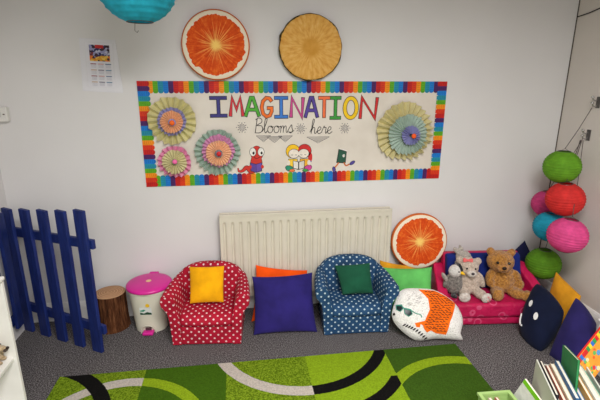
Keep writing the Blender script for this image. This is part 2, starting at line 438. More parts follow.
d.poly([(.350,1.048),(.383,1.039),(.383,.993),(.352,1.001)], (226,222,216), .0015); d.poly([(.388,1.039),(.422,1.048),(.420,1.001),(.388,.993)], (214,210,204), .0015)
d.poly([(.3815,1.044),(.3885,1.044),(.3885,.989),(.3815,.989)], BLK, .0017)
d.build('reading_children_drawing')
# running green book with legs
d = Draw(); G = (38,84,66)
d.poly([(.652,1.122),(.708,1.104),(.702,1.024),(.638,1.028)], MINK, 0); d.poly([(.656,1.118),(.704,1.101),(.698,1.028),(.643,1.032)], G, .0003)
d.poly([(.652,1.122),(.660,1.125),(.714,1.108),(.708,1.104)], WH, .0004)
d.disc(.688,1.075,.008,.010,WH,.0005); d.disc(.690,1.074,.003,.005,BLK,.0007)
d.line(smoothline([(.655,1.03),(.640,1.008),(.628,.998)]), .009, (206,110,50), .0005); d.disc(.624,.984,.012,.021,MINK,.0006,rot=.2); d.disc(.624,.984,.0095,.018,(84,72,150),.0008,rot=.2)
d.line(smoothline([(.690,1.03),(.705,1.008),(.728,1.018)]), .009, (206,110,50), .0005); d.disc(.748,1.026,.022,.012,MINK,.0006,rot=.6); d.disc(.748,1.026,.019,.0095,(84,72,150),.0008,rot=.6)
d.build('running_book_drawing')

# ------------------------------------------------------------------ paper rosettes on the banner
def fan(r0, r1, n, amp, name, m, parent, c=(0,0), y=0):
    mb = MB(); vs = []; N = 2*n
    for k in range(N):
        a = 2*PI*k/N; s = (1 if k % 2 else -1)
        jj = 1+.05*random.uniform(-1,1)
        for r, am in ((r0, amp*.25), ((r0+r1)/2, amp*.7), (r1*jj, amp)):
            r *= (1 if s > 0 else .955) if r > (r0+r1)/2+1e-6 else 1
            vs.append((c[0]+r*math.cos(a), y-.002-amp-(s*am), c[1]+r*math.sin(a)))
    fs = []
    for k in range(N):
        q = (k+1) % N
        for j in range(2): fs.append((k*3+j, q*3+j, q*3+j+1, k*3+j+1))
    mb.add(vs, fs); return mb.build(name, m, parent)
def button(c, y, r, m, parent):
    mb = MB(); mb.ell((c[0], y, c[1]), (r, r*.55, r)); return mb.build('button', m, parent, smooth=True)
def pap(c): return colr(c)
KH, LIL, PEACH, PINK, SAGE = (214,206,152), (158,154,200), (240,188,148), (230,150,184), (172,192,178)
def rosette(x, z, label, layers, btn):
    t = thing('paper_rosette', label, 'paper rosette', (x, 2.792, z), 0, 'pleated paper rosettes on the banner')
    y = 0
    for (r0, r1, n, amp, c, dx, dz) in layers:
        r1 *= 1.035
        fan(r0, r1, n, amp, 'pleated_fan', pap(c), t, (dx, dz), y); y -= amp*1.7+.003
    button(btn[0], y-.004, btn[1], pap(btn[2]), t)
    return t
rosette(-.404, 1.318, 'large khaki paper rosette with lilac ring and orange centre above the pink one', [(.02,.144,21,.018,KH,.004,0),(.02,.084,22,.011,LIL,.006,-.002),(.012,.067,24,.011,PEACH,.008,-.003),(.002,.022,10,.003,LIL,.012,-.004)], ((.012,-.006),.016,(244,104,28)))
rosette(-.404, 1.064, 'small pink paper rosette with khaki centre at the lower left of the banner', [(.01,.099,18,.015,PINK,0,0),(.008,.074,22,.012,(218,210,166),.003,.002),(.002,.018,8,.003,(150,160,140),.006,.006)], ((.008,.008),.015,(240,110,170)))
rosette(-.134, 1.120, 'sage green paper rosette with pink ring, peach centre and red button', [(.015,.140,24,.018,SAGE,0,0),(.015,.100,26,.011,(214,152,190),.004,.012),(.01,.078,26,.011,(242,196,160),.006,.002),(.002,.024,12,.004,(140,140,150),.008,0)], ((.010,0),.015,(206,36,44)))
rosette(1.098, 1.227, 'largest khaki and sage paper rosette with purple centre on the right end of banner', [(.02,.188,27,.021,(216,206,156),-.005,.005),(.02,.130,30,.014,(176,194,182),.004,-.012),(.012,.062,20,.012,(146,146,194),.016,-.014)], ((.030,-.016),.016,(244,92,30)))

# ------------------------------------------------------------------ fruit slice cushions
def citrus():
    k = NT('orange_slice_print', .7, .2); o = k.coord(); X = k.xyz(o)
    p = k.vmath('MULTIPLY', o, (1,0,1)); r = k.vmath('LENGTH', p); u = k.vmath('NORMALIZE', k.vmath('ADD', p, (.00001,0,0)))
    rn = k.math('DIVIDE', r, .2)
    wob = k.noise(u, 5.2, 2); ray = k.noise(k.vmath('ADD', k.vmath('MULTIPLY', u, (9,9,9)), k.vmath('MULTIPLY', p, (3,3,3))), 1.6, 4, .6)
    ray2 = k.noise(u, 3.4, 1)
    pul = k.noise(o, 60, 3)
    flesh = k.ramp(k.math('ADD', k.math('MULTIPLY', ray, .6), k.math('MULTIPLY', pul, .4)), [(.32, (188,52,8)), (.5, (216,78,18)), (.66, (234,118,40))])
    # bright rays leaving the middle
    inten = k.math('SUBTRACT', k.math('ADD', k.math('MULTIPLY', ray, 1.25), k.math('MULTIPLY', ray2, .25)), k.math('SUBTRACT', k.math('ADD', .54, k.math('MULTIPLY', rn, .50)), k.math('MULTIPLY', k.math('MAXIMUM', k.math('SUBTRACT', .2, rn), 0.0), 2.4)))
    flesh = k.mix(k.n('ShaderNodeClamp').outputs[0], flesh, lin((250,206,110)))
    cl = flesh.node.inputs[0].links[0].from_node; k.l(k.math('MULTIPLY', inten, 2.2), cl.inputs[0])
    edge = k.math('ADD', .85, k.math('MULTIPLY', k.math('SUBTRACT', wob, .5), .22))
    off = k.math('ADD', rn, 0.0)
    c = k.mix(k.math('GREATER_THAN', off, edge), flesh, lin((236,222,198)))
    c = k.mix(k.math('GREATER_THAN', off, .958), c, lin((206,104,48)))
    k.color(c); k.bump(pul, .15, .005); return k.m
def pine():
    k = NT('pineapple_slice_print', .7, .2); o = k.coord()
    p = k.vmath('MULTIPLY', o, (1,0,1)); r = k.vmath('LENGTH', p); u = k.vmath('NORMALIZE', k.vmath('ADD', p, (.00001,0,0)))
    rn = k.math('DIVIDE', r, .196)
    ray = k.noise(k.vmath('ADD', k.vmath('MULTIPLY', u, (4,4,4)), k.vmath('MULTIPLY', p, (12,12,12))), 1.6, 4, .6)
    pul = k.noise(o, 45, 3)
    c = k.ramp(k.math('ADD', k.math('MULTIPLY', ray, .75), k.math('MULTIPLY', pul, .25)), [(.28, (196,130,50)), (.5, (220,166,82)), (.72, (232,190,118))])
    core = k.ramp(k.noise(o, 30, 3), [(.3, (200,142,52)), (.7, (212,156,70))])
    nd = k.n('ShaderNodeMapRange'); k.l(rn, nd.inputs[0]); nd.inputs[1].default_value = .22; nd.inputs[2].default_value = .34
    c = k.mix(nd.outputs[0], core, c)
    rim = k.ramp(k.noise(o, 90, 2), [(.35, (40,32,18)), (.6, (96,84,48))])
    c = k.mix(k.math('GREATER_THAN', k.math('ADD', rn, k.math('MULTIPLY', k.math('SUBTRACT', k.noise(o, 40, 2), .5), .06)), .965), c, rim)
    k.color(c); k.bump(pul, .3, .006); return k.m
MOR, MPI = citrus(), pine()
def slice_cushion(name, loc, rad, thick, m, label, rot=(0,0,0), rough_edge=0):
    mb = MB(); n = 72; rings = []
    prof = [(.02,-.5),(.5,-.5),(.8,-.49),(.92,-.46),(.975,-.38),(1.0,-.15),(1.0,.15),(.975,.38),(.92,.46),(.5,.5),(.02,.5)]
    for q, d in prof:
        ring = []
        for k in range(n):
            a = 2*PI*k/n; e = 1+(rough_edge*noise.noise(Vector((math.cos(a)*4, math.sin(a)*4, 3))) if q > .9 else 0)
            ring.append((q*rad*e*math.cos(a), d*thick, q*rad*e*math.sin(a)))
        rings.append(ring)
    mb.loft(rings); o = mb.build(name, m, None, smooth=True, auto=60)
    o.location = loc; o.rotation_euler = rot
    return tag(o, label, 'cushion', 'round fruit slice cushions')
slice_cushion('orange_slice_cushion', (-.115,2.774,1.757), .2, .05, MOR, 'round orange slice cushion high on the wall beside the pineapple slice', (0,R(8),0))
slice_cushion('pineapple_slice_cushion', (.454,2.774,1.751), .196, .05, MPI, 'round yellow pineapple slice cushion with dark rind above the banner', (0,0,0), .05)
slice_cushion('orange_slice_cushion', (1.236,2.735,.464), .201, .045, MOR, 'round orange slice cushion leaning on the wall beside the radiator', (R(-8),R(-35),0))

# ------------------------------------------------------------------ calendar in a sleeve, wall switch
cal = thing('wall_calendar', 'white paper calendar sheet with colourful picture pinned on the wall', 'calendar', (-.790, 2.8, 1.495), 0)
cal.rotation_euler = (0, R(2.2), 0)
k = NT('plastic_sleeve', .2, .5); k.color(k.ramp(k.noise(k.coord(), 6), [(.3, (218,217,223)), (.7, (224,223,229))]))
mb = MB(); mb.add([(-.112,-.003,-.004),(.116,-.003,-.008),(.090,-.003,.290),(-.108,-.003,.292),(-.112,0,-.004),(.116,0,-.008),(.090,0,.290),(-.108,0,.292)], [(0,1,2,3),(7,6,5,4),(0,4,5,1),(1,5,6,2),(2,6,7,3),(3,7,4,0)])
mb.build('sleeve', k.m, cal)
MB().box((-.076,-.005,.022),(.072,-.003,.268)).build('sheet', plain('calendar_paper', (222,221,228), .6, var=.02), cal)
k = NT('calendar_picture', .5); o_ = k.coord()
vo = k.n('ShaderNodeTexVoronoi'); k.l(o_, vo.inputs['Vector']); vo.inputs['Scale'].default_value = 75
h = k.xyz(vo.outputs['Color'])[0]
hi = k.ramp(h, [(0,(40,44,90)),(.25,(150,150,190)),(.5,(60,40,50)),(.7,(190,190,210)),(.9,(120,50,60))], 'CONSTANT')
lo = k.ramp(h, [(0,(214,150,40)),(.3,(60,40,40)),(.55,(228,120,40)),(.8,(226,186,80))], 'CONSTANT')
z = k.xyz(o_)[2]
k.color(k.mix(k.math('GREATER_THAN', k.math('ADD', z, k.math('MULTIPLY', k.noise(o_, 40), .04)), .218), lo, hi))
MB().box((-.057,-.0065,.168),(.054,-.005,.258)).build('picture', k.m, cal)
MB().box((-.024,-.0072,.24),(.022,-.0065,.258)).build('picture_title', colr((196,46,44)), cal)
mb = MB(); d_ = [(150,80,90),(200,150,150),(90,110,140),(190,160,130),(110,100,120),(90,130,160)]
hd = []
for r_ in range(4):
    for c_ in range(3):
        x = -.056+c_*.041; zz = .150-r_*.034
        mi = len(hd) % 6; hd.append(1)
        mb.box((x,-.0062,zz),(x+.032,-.005,zz+.005), mi)
        for q in range(3): mb.box((x+.002,-.0058,zz-.006-q*.006),(x+.030,-.005,zz-.0035-q*.006), 6)
mb.build('month_grid', [colr(c) for c in d_]+[colr((186,186,196))], cal)
sw = thing('wall_switch', 'small white plastic switch box on the wall at the left edge', 'switch', (-1.368, 2.8, 1.322))
MPL = plain('white_plastic', (222,220,216), .35, .4, .02)
MB().box((-.05,-.035,0),(.045,0,.085)).build('casing', MPL, sw, bevel=.006)
MB().box((-.02,-.040,.028),(.012,-.034,.058)).build('rocker', plain('rocker', (200,198,194), .35), sw, bevel=.002)
MB().box((.022,-.037,.040),(.032,-.034,.046)).build('indicator', plain('indicator', (90,60,60), .3), sw)

# ------------------------------------------------------------------ lanterns
def lantern_mat(name, c):
    k = NT(name, .7, .2); v = k.coord()
    k.color(k.ramp(k.noise(v, 25, 3), [(.3, tuple(x*.9 for x in c)), (.7, tuple(min(255, x*1.08) for x in c))]))
    tr = k.n('ShaderNodeBsdfTranslucent'); tr.inputs[0].default_value = lin(c)
    ms = k.n('ShaderNodeMixShader'); ms.inputs[0].default_value = .3
    out = [n for n in k.t.nodes if n.type == 'OUTPUT_MATERIAL'][0]
    k.l(k.b.outputs[0], ms.inputs[1]); k.l(tr.outputs[0], ms.inputs[2]); k.l(ms.outputs[0], out.inputs[0])
    return k.m
MWIRE = plain('wire_steel', (90,86,84), .4, .5, metal=.7); MSTR = plain('string_grey', (84,76,72), .8)
def lantern(loc, r, m, label, hang, group='round paper lanterns by the right wall', tilt=(0,0,0), nrib=15, sag=None):
    t = thing('paper_lantern', label, 'paper lantern', loc, 0, group)
    t.rotation_euler = tilt
    prof = []; t0 = R(19); sub = 5
    for i in range(nrib*sub+1):
        th = t0+(PI-2*t0)*i/(nrib*sub); f = (i % sub)/sub
        bul = 1-.035*math.sin(PI*f)**.8
        prof.append((r*math.sin(th)*bul, -r*.93*math.cos(th)*1.0))
    mb = MB(); mb.lathe(prof, 48, caps=False); mb.build('paper_shade', m, t, smooth=True, auto=0)
    mb = MB()
    for sg in (-1, 1):
        rr = r*math.sin(t0)*1.0; zz = sg*r*.93*math.cos(t0)
        mb.tube([(rr*math.cos(a*PI/12), rr*math.sin(a*PI/12), zz) for a in range(25)], .0022, 6)
    for sg in (-1, 1):
        mb.tube([(sg*r*math.sin(t0)*.98,0,-r*.93*math.cos(t0)),(sg*r*.18,0,0),(sg*r*math.sin(t0)*.98,0,r*.93*math.cos(t0)),(0,0,r*.93+.012)], .0014, 6)
    mb.build('wire_frame', MWIRE, t, smooth=True)
    M = Euler(tilt).to_matrix().to_4x4(); M.translation = Vector(loc); Mi = M.inverted()
    a = Vector((0,0,r*.93+.010)); b = Mi @ Vector(hang)
    mid = (a+b)/2 + Vector((.004,0,-.004))
    MB().tube([a, mid, b], .0022, 6).build('hanging_string', MSTR, t, smooth=True)
    return t
LG, LR, LP, LB = lantern_mat('paper_green', (112,170,44)), lantern_mat('paper_red', (226,58,56)), lantern_mat('paper_pink', (230,84,150)), lantern_mat('paper_blue', (36,160,190))
LT = lantern_mat('paper_turquoise', (48,188,214)); LP2 = lantern_mat('paper_rose', (214,72,134)); LG2 = lantern_mat('paper_green_dark', (102,156,38))
hA, hB = (2.196,2.492,1.398), (2.196,2.525,1.195)
lantern((2.055,2.49,1.027), 0.113, LG, 'lime green paper lantern at the top of the hanging bunch', hA)
lantern((2.041,2.40,.836), 0.115, LR, 'red paper lantern hanging just below the top green one', hB, tilt=(0,R(-5),0))
lantern((2.122,2.66,.728), 0.098, LP2, 'pink paper lantern mostly hidden behind the red one', (2.2,2.53,1.19))
lantern((2.040,2.49,.620), 0.106, LB, 'turquoise blue paper lantern half hidden behind the bright pink one', (2.196,2.535,1.19))
lantern((1.972,2.25,.650), 0.115, LP, 'bright pink paper lantern in front of the blue one', (2.196,2.515,1.19), tilt=(0,R(6),0))
lantern((2.089,2.555,.322), 0.116, LG2, 'lowest green paper lantern hanging over the pink sofa arm', (2.2,2.545,1.19))
for loc, lab in (((2.24,2.496,1.43), 'upper metal double hook on the right wall holding one string'), ((2.24,2.528,1.222), 'lower metal double hook on the right wall holding several strings')):
    t = thing('coat_hook', lab, 'hook', loc, 0, 'metal wall hooks')
    mb = MB(); mb.box((-.006,-.016,-.035),(0,.016,.035)); mb.build('back_plate', MWIRE, t, bevel=.003)
    for dz, L in ((.018,.042),(-.018,.038)):
        pts = [(-.004,0,dz),(-L*.6,0,dz-.008),(-L,0,dz-.002),(-L-.006,0,dz+.012)]
        mb = MB(); mb.tube(pts, .0045, 8); mb.ell((-L-.006,0,dz+.014),(.009,.009,.009)); mb.build('prong', MCH, t, smooth=True)
top = lantern((-.426,2.2,1.972), .178, LT, 'large turquoise paper lantern hanging from the ceiling, cut by the top edge', (-.426,2.2,2.598), group='round paper lanterns', nrib=13)
MB().tube([(-.02,-.01,-.158),(-.024,-.01,-.195),(-.014,-.01,-.203),(-.008,-.01,-.194)], .0013, 6).build('wire_end', MWIRE, top, smooth=True)
o = MB().tube([(2.234,2.79,1.965),(2.234,2.70,1.975),(2.234,2.57,2.0),(2.234,2.3,2.09),(2.234,1.8,2.3),(2.234,1.4,2.42)], .0035, 8).build('cable', plain('cable_black', (30,28,28), .6), smooth=True)
tag(o, 'thin black cable running up the right wall near the top corner', 'cable')

# ------------------------------------------------------------------ cushions
def cushion(name, BL, BR, TR, TL, T, m, label, group=None, pinch=.07, n=22, seed=0, wr=.006, cat='cushion'):
    BL, BR, TR, TL = map(Vector, (BL, BR, TR, TL)); cen = (BL+BR+TR+TL)/4
    nrm = ((BR-BL)+(TR-TL)).cross((TL-BL)+(TR-BR)).normalized()
    size = ((BR-BL).length+(TR-TL).length)/2
    mb = MB(); idx = {}; vs = []
    def P(u, v, s):
        uu = u*(1-pinch*(1-v*v)**.8*abs(u)); vv = v*(1-pinch*(1-u*u)**.8*abs(v))
        a, b = (uu+1)/2, (vv+1)/2
        base = BL*(1-a)*(1-b)+BR*a*(1-b)+TR*a*b+TL*(1-a)*b
        h = T*.5*max(0, (1-u*u)*(1-v*v))**.42
        w = noise.noise(Vector((u*2.2+seed*3.7, v*2.2, s+seed)))*wr + noise.noise(Vector((u*6+seed, v*6, s*2+seed)))*wr*.35
        # radiating creases towards the corners
        w += wr*.5*math.sin(9*math.atan2(v, u)+seed)*(u*u*v*v)
        return base - cen + nrm*s*(h+w*min(1, (1-u*u)*(1-v*v)*6))
    for s in (1, -1):
        for j in range(n+1):
            for i in range(n+1):
                u = math.sin(PI/2*(-1+2*i/n)); v = math.sin(PI/2*(-1+2*j/n))
                e = i in (0, n) or j in (0, n)
                if s < 0 and e: idx[(i,j,s)] = idx[(i,j,1)]; continue
                idx[(i,j,s)] = len(vs); vs.append(P(u, v, s))
    fs = []
    for s in (1, -1):
        for j in range(n):
            for i in range(n): fs.append(tuple(idx[q] for q in ((i,j,s),(i+1,j,s),(i+1,j+1,s),(i,j+1,s))))
    mb.add(vs, fs); o = mb.build(name, m, None, smooth=True, auto=0); o.location = cen
    tag(o, label, cat, group)
    return o, P, cen, nrm
G1 = 'plain square cushions'
MIND = fabric('cloth_indigo', (42,34,104)); MIND2 = fabric('cloth_indigo_dark', (40,34,88)); MORG = fabric('cloth_orange', (248,82,14)); MMUS = fabric('cloth_mustard', (238,166,12)); MMU2 = fabric('cloth_mustard_corner', (214,148,34))
MDG = fabric('cloth_dark_green', (26,80,58)); MLG = fabric('cloth_light_green', (98,184,94)); MNV = fabric('cloth_navy', (15,22,46)); MNV2 = fabric('cloth_navy_back', (26,30,66))
cushion('square_cushion', (.048,2.438,.0),(.458,2.418,.0),(.448,2.580,.345),(.053,2.595,.333), .12, MIND, 'large indigo cushion on the floor between the two spotted armchairs', G1, seed=1)
cushion('square_cushion', (.040,2.60,.0),(.44,2.60,.0),(.43,2.675,.318),(.082,2.675,.378), .075, MORG, 'bright orange cushion peeking out behind the large indigo one', G1, seed=2)
cushion('square_cushion', (-.336,2.492,.222),(-.128,2.476,.226),(-.118,2.555,.436),(-.334,2.575,.434), .075, MMUS, 'small golden yellow cushion sitting on the red spotted armchair', G1, seed=3, pinch=.04)
cushion('square_cushion', (.632,2.488,.216),(.838,2.478,.216),(.826,2.552,.402),(.590,2.565,.392), .075, MDG, 'small dark green cushion sitting on the blue spotted armchair', G1, seed=4, pinch=.05)
cushion('square_cushion', (.972,2.545,.0),(1.262,2.470,.0),(1.275,2.575,.336),(.945,2.655,.318), .10, MLG, 'light green cushion leaning beside the blue armchair under the orange slice', G1, seed=5)
cushion('square_cushion', (.93,2.69,.0),(1.26,2.675,.0),(1.27,2.715,.275),(.945,2.70,.350), .06, MMU2, 'mustard cushion mostly hidden behind the light green cushion', G1, seed=6)
fc, P, cen, nrm = cushion('face_cushion', (1.752,2.245,.004),(1.745,2.035,.0),(1.925,2.120,.205),(1.900,2.345,.280), .17, MNV, 'navy cushion with white eyes and smile in the right corner', None, seed=7, pinch=-.16)
MWF = plain('felt_white', (226,226,224), .9)
def stick(name, u0, v0, ru, rv, rot=0):
    mb = MB(); n = 18
    pts = [P(u0+ru*math.cos(2*PI*k/n)*math.cos(rot)-rv*math.sin(2*PI*k/n)*math.sin(rot), v0+ru*math.cos(2*PI*k/n)*math.sin(rot)+rv*math.sin(2*PI*k/n)*math.cos(rot), 1)+nrm*.0035 for k in range(n)]
    c = P(u0, v0, 1)+nrm*.005
    mb.add(pts+[c], [(k, (k+1) % n, n) for k in range(n)]); return mb.build(name, MWF, fc, smooth=True)
FACE = (stick, P, nrm)
stick('eye', -.40, .24, .12, .13); stick('eye', .24, .02, .13, .15)
mb = MB(); mb.tube([P(u, v, 1)+nrm*.003 for u, v in smoothline([(-.84,-.36),(-.80,-.56),(-.66,-.68),(-.50,-.66)])], .006, 8); mb.build('mouth', MWF, fc, smooth=True)
cushion('square_cushion', (1.775,2.00,.0),(1.85,1.79,.0),(2.055,2.005,.175),(2.00,2.13,.285), .17, MIND2, 'dark indigo cushion leaning in the right corner behind the books', G1, seed=8, pinch=-.08)
cushion('square_cushion', (2.05,2.42,.0),(2.08,2.20,.0),(2.125,2.225,.24),(2.09,2.425,.318), .10, MMU2, 'mustard yellow cushion against the right wall behind the navy face', G1, seed=9, pinch=.05)
cushion('square_cushion', (2.06,2.735,.012),(2.20,2.74,.215),(2.062,2.742,.425),(1.86,2.735,.22), .06, MNV2, 'navy cushion standing on a corner behind the sofa and lowest lantern', G1, seed=10, pinch=.04)

# ------------------------------------------------------------------ animal shaped cushion with sunglasses
def cdt(outline, step, inner=None):
    from mathutils import Vector as V2
    n = len(outline); pts = [Vector(p) for p in outline]
    dense = []
    for i in range(n):
        a, b = pts[i], pts[(i+1) % n]; m_ = max(1, int((b-a).length/step))
        for k in range(m_): dense.append(a.lerp(b, k/m_))
    nb = len(dense)
    xs = [p.x for p in dense]; ys = [p.y for p in dense]
    def inside(x, y):
        c = False; j = nb-1
        for i in range(nb):
            if (dense[i].y > y) != (dense[j].y > y) and x < (dense[j].x-dense[i].x)*(y-dense[i].y)/(dense[j].y-dense[i].y)+dense[i].x: c = not c
            j = i
        return c
    extra = []; y = min(ys)
    while y < max(ys):
        x = min(xs)
        while x < max(xs):
            if inside(x, y) and min((Vector((x,y))-q).length for q in dense) > step*.5: extra.append(Vector((x,y)))
            x += step
        y += step
    r = delaunay_2d_cdt(dense+extra, [], [list(range(nb))], 1, 1e-6)
    return r[0], r[2], dense
OUT = [(-.195,.289),(-.154,.311),(-.075,.313),(.026,.303),(.102,.265),(.154,.222),(.188,.165),(.198,.10),(.178,.035),(.186,-.004),(.112,.0),(.025,.006),(-.031,.001),(-.075,-.004),(-.125,.006),(-.190,.055),(-.234,.108),(-.246,.16),(-.224,.225)]
OUT = [tuple(p) for p in smoothline(OUT+[OUT[0]], 3)[:-1]]
vv, ff, dense = cdt(OUT, .014)
def dist_edge(p):
    best = 9
    for i in range(len(dense)):
        a, b = dense[i], dense[(i+1) % len(dense)]; ab = b-a; t = max(0, min(1, (p-a).dot(ab)/max(1e-9, ab.dot(ab))))
        best = min(best, (a+ab*t-p).length)
    return best
def puffh(p):
    d = min(dist_edge(p), .11)/.11
    return .062*math.sqrt(max(0, 1-(1-d)**2)) + .003*noise.noise(Vector((p[0]*22, p[1]*22, 1)))*min(1, d*3)
an = thing('animal_cushion', 'white plush animal cushion in sunglasses with orange black-dashed back on the floor', 'cushion', (1.145,2.215,.004), R(-6))
an_body = None
def local(p, h):                 # plane leaning back 28 degrees
    s, c = math.sin(R(28)), math.cos(R(28))
    return Vector((p[0], p[1]*s-h*c, p[1]*c+h*s*1.0+.012))
fuzz = NT('boucle_white', .95, .05); v_ = fuzz.coord()
fuzz.color(fuzz.ramp(fuzz.noise(v_, 130, 2), [(.3, (206,202,198)), (.48, (234,231,227)), (.7, (240,238,234))])); fuzz.bump(fuzz.noise(v_, 130, 2), .8, .008)
mb = MB(); nV = len(vv); nb = len(dense)
fr = [local(p, puffh(Vector(p))) for p in vv]; bk = [local(p, -.5*puffh(Vector(p))-.001) for p in vv]
mb.add(fr+bk, [tuple(f) for f in ff]+[tuple(i+nV for i in reversed(f)) for f in ff])
mb.build('body', fuzz.m, an, smooth=True, auto=0)
def patch(name, outline, m, lift=.002, step=.012):
    a, b, _ = cdt(outline, step); mb = MB(); mb.add([local(p, puffh(Vector(p))+lift) for p in a], [tuple(f) for f in b])
    return mb.build(name, m, an, smooth=True, auto=0)
PAT = [(-.076,.306),(.026,.297),(.100,.259),(.150,.218),(.121,.16),(.094,.107),(.069,.032),(.006,.042),(-.026,.060),(-.05,.048),(-.066,.066),(-.076,.091),(-.088,.100),(-.094,.080),(-.114,.081),(-.123,.105),(-.061,.118),(-.026,.184),(-.029,.249)]
patch('orange_back', PAT, fabric('felt_orange', (238,104,20), wrinkle=.15), .002)
MDK = plain('felt_black', (34,28,26), .9)
def pin(poly, x, y):
    c = False; j = len(poly)-1
    for i in range(len(poly)):
        if (poly[i][1] > y) != (poly[j][1] > y) and x < (poly[j][0]-poly[i][0])*(y-poly[i][1])/(poly[j][1]-poly[i][1])+poly[i][0]: c = not c
        j = i
    return c
mb = MB(); rnd = random.Random(3); row = 0; y = .055
while y < .30:
    x = -.12 + (row % 2)*.013
    while x < .15:
        a = (x+rnd.uniform(-.002,.002), y+rnd.uniform(-.002,.002)); L = .017
        e = (a[0]+L, a[1]+rnd.uniform(-.010,.001)); md = ((a[0]+e[0])/2, (a[1]+e[1])/2+.003)
        if all(pin(PAT, q[0], q[1]) for q in ((a[0]-.006,a[1]),(e[0]+.006,e[1]),(a[0],a[1]+.008),(a[0],a[1]-.008))):
            pts = [local(q, puffh(Vector(q))+.003) for q in (a, md, e)]; mb.tube(pts, [.0016,.0027,.0013], 5)
        x += .0215
    y += .0138; row += 1
mb.build('back_dashes', MDK, an)
patch('sunglass_lens', [(-.223,.212),(-.192,.214),(-.187,.191),(-.206,.174),(-.224,.186)], plain('lens_dark', (24,40,42), .3), .004, .006)
patch('sunglass_lens', [(-.181,.195),(-.142,.186),(-.136,.158),(-.159,.145),(-.182,.163)], plain('lens_dark2', (24,40,42), .3), .004, .006)
mb = MB(); mb.tube([local(q, puffh(Vector(q))+.004) for q in smoothline([(-.222,.209),(-.195,.208),(-.178,.192),(-.143,.181),(-.112,.162),(-.086,.155),(-.078,.138)])], .0028, 6)
for ring in ([(-.223,.212),(-.192,.214),(-.187,.191),(-.206,.174),(-.224,.186)], [(-.181,.195),(-.142,.186),(-.136,.158),(-.159,.145),(-.182,.163)]):
    mb.tube([local(q, puffh(Vector(q))+.004) for q in ring+[ring[0]]], .0026, 6)
mb.build('sunglass_frame', plain('frame_teal', (70,150,130), .4), an, smooth=True)
mb = MB(); q = (-.238,.158); mb.ell(local(q, puffh(Vector(q))+.001), (.008,.007,.008)); mb.build('nose', MDK, an, smooth=True)
mb = MB()
for i in range(10):
    t = i/9; q = Vector((-.192+.130*t, .088-.082*t+.012*math.sin(PI*t)))
    q2 = q+Vector((.016,.012))
    mb.tube([local(q, puffh(q)+.003), local((q+q2)/2, puffh((q+q2)/2)+.004), local(q2, puffh(q2)+.003)], [.0026,.0046,.0026], 6)
mb.build('paw_stripes', MDK, an)
mb = MB()
for i in range(26):              # combed lines on the forehead
    q = Vector((-.165+.10*rnd.random(), .20+.085*rnd.random()))
    if pin(PAT, q.x, q.y) or not pin(OUT, q.x, q.y): continue
    q2 = q+Vector((.018,.006)); mb.tube([local(q, puffh(q)+.001), local(q2, puffh(q2)+.001)], .0013, 4)
mb.build('head_stitching', plain('thread_grey', (170,166,164), .9), an)

# ------------------------------------------------------------------ armchairs
def armchair(name, loc, rz, m, label):
    t = thing(name, label, 'armchair', loc, rz, "children's spotted tub armchairs")
    # base with front panel
    MB().box((-.155,.005,.003),(.155,.30,.125)).build('front_panel', m, t, bevel=.01, uv=True)
    # seat cushion with rolled front
    prof = []
    for y, z in ((.30,.13),(.30,.196),(.20,.204),(.10,.202),(.045,.196),(.010,.182),(-.006,.160),(-.004,.138),(.008,.124),(.03,.122)): prof.append((y, z))
    rings = []
    for x, q in ((-.160,.86),(-.152,.96),(-.12,1),(0,1.02),(.12,1),(.152,.96),(.160,.86)):
        cy, cz = .15, .16
        rings.append([(x, cy+(y-cy)*q, cz+(z-cz)*q) for y, z in prof])
    arcl = [0]
    for k in range(1, len(prof)): arcl.append(arcl[-1]+math.hypot(prof[k][0]-prof[k-1][0], prof[k][1]-prof[k-1][1]))
    MB().loft(rings).build('seat', m, t, smooth=True, uv=True, auto=0, uvv=[(arcl[k], r_[k][0]) for r_ in rings for k in range(len(prof))])
    # arms: flared, rolled on top, rising into the back
    def arm(sg):
        base = [(.152,.004),(.206,.004),(.210,.08),(.216,.16),(.224,.215),(.242,.246),(.260,.266),(.266,.295),(.259,.322),(.240,.338),(.212,.337),(.190,.320),(.178,.288),(.167,.24),(.155,.18),(.152,.10)]
        rings = []
        for y, k_, up, tk in ((0.0,.955,-.006,0),(.012,1,0,0),(.10,.98,.005,.004),(.18,.93,.010,.010),(.25,.86,.012,.018),(.295,.78,.014,.026)):
            ring = []
            for x, z in base:
                xx = x if x < .2 and z < .2 else .205+(x-.205)*k_ - (tk if z > .2 else tk*.2)
                zz = z + up*max(0, (z-.12)/.2)
                if k_ == .955: xx = .20+(x-.20)*.955; zz = .17+(z-.17)*.975
                ring.append((sg*xx, y, zz))
            rings.append(ring)
        al = [0]
        for k in range(1, len(base)): al.append(al[-1]+math.hypot(base[k][0]-base[k-1][0], base[k][1]-base[k-1][1]))
        MB().loft(rings).build('arm', m, t, smooth=True, uv=True, auto=50, uvv=[(al[k], r_[k][1]) for r_ in rings for k in range(len(base))])
    arm(-1); arm(1)
    # arched back, slightly reclined, padded
    rings = []
    def arch(sc, y, z_in=0):
        pts = []; n = 20
        for k in range(n+1):
            a = PI*k/n; cx = math.copysign(abs(math.cos(a))**.85, math.cos(a)); s_ = math.sin(a)**.8
            pts.append((.210*sc*cx, y+.03*s_, .308+(.112*s_)*sc - z_in))
        pts += [(-.212*sc, y, .20),(-.205*sc, y, .01),(.205*sc, y, .01),(.212*sc, y, .20)]
        return pts
    rings = [arch(.90,.240,.006), arch(.965,.244,.001), arch(1,.256), arch(1,.285), arch(.965,.305,.001), arch(.90,.311,.006)]
    MB().loft(rings).build('backrest', m, t, smooth=True, uv=True, auto=50)
    mf = plain('foot_black', (30,28,28), .6)
    for x in (-.17,.17):
        for y in (.04,.30):
            MB().lathe([(.016,0),(.018,.012)], 16, (x,y,0)).build('foot', mf, t)
    return t
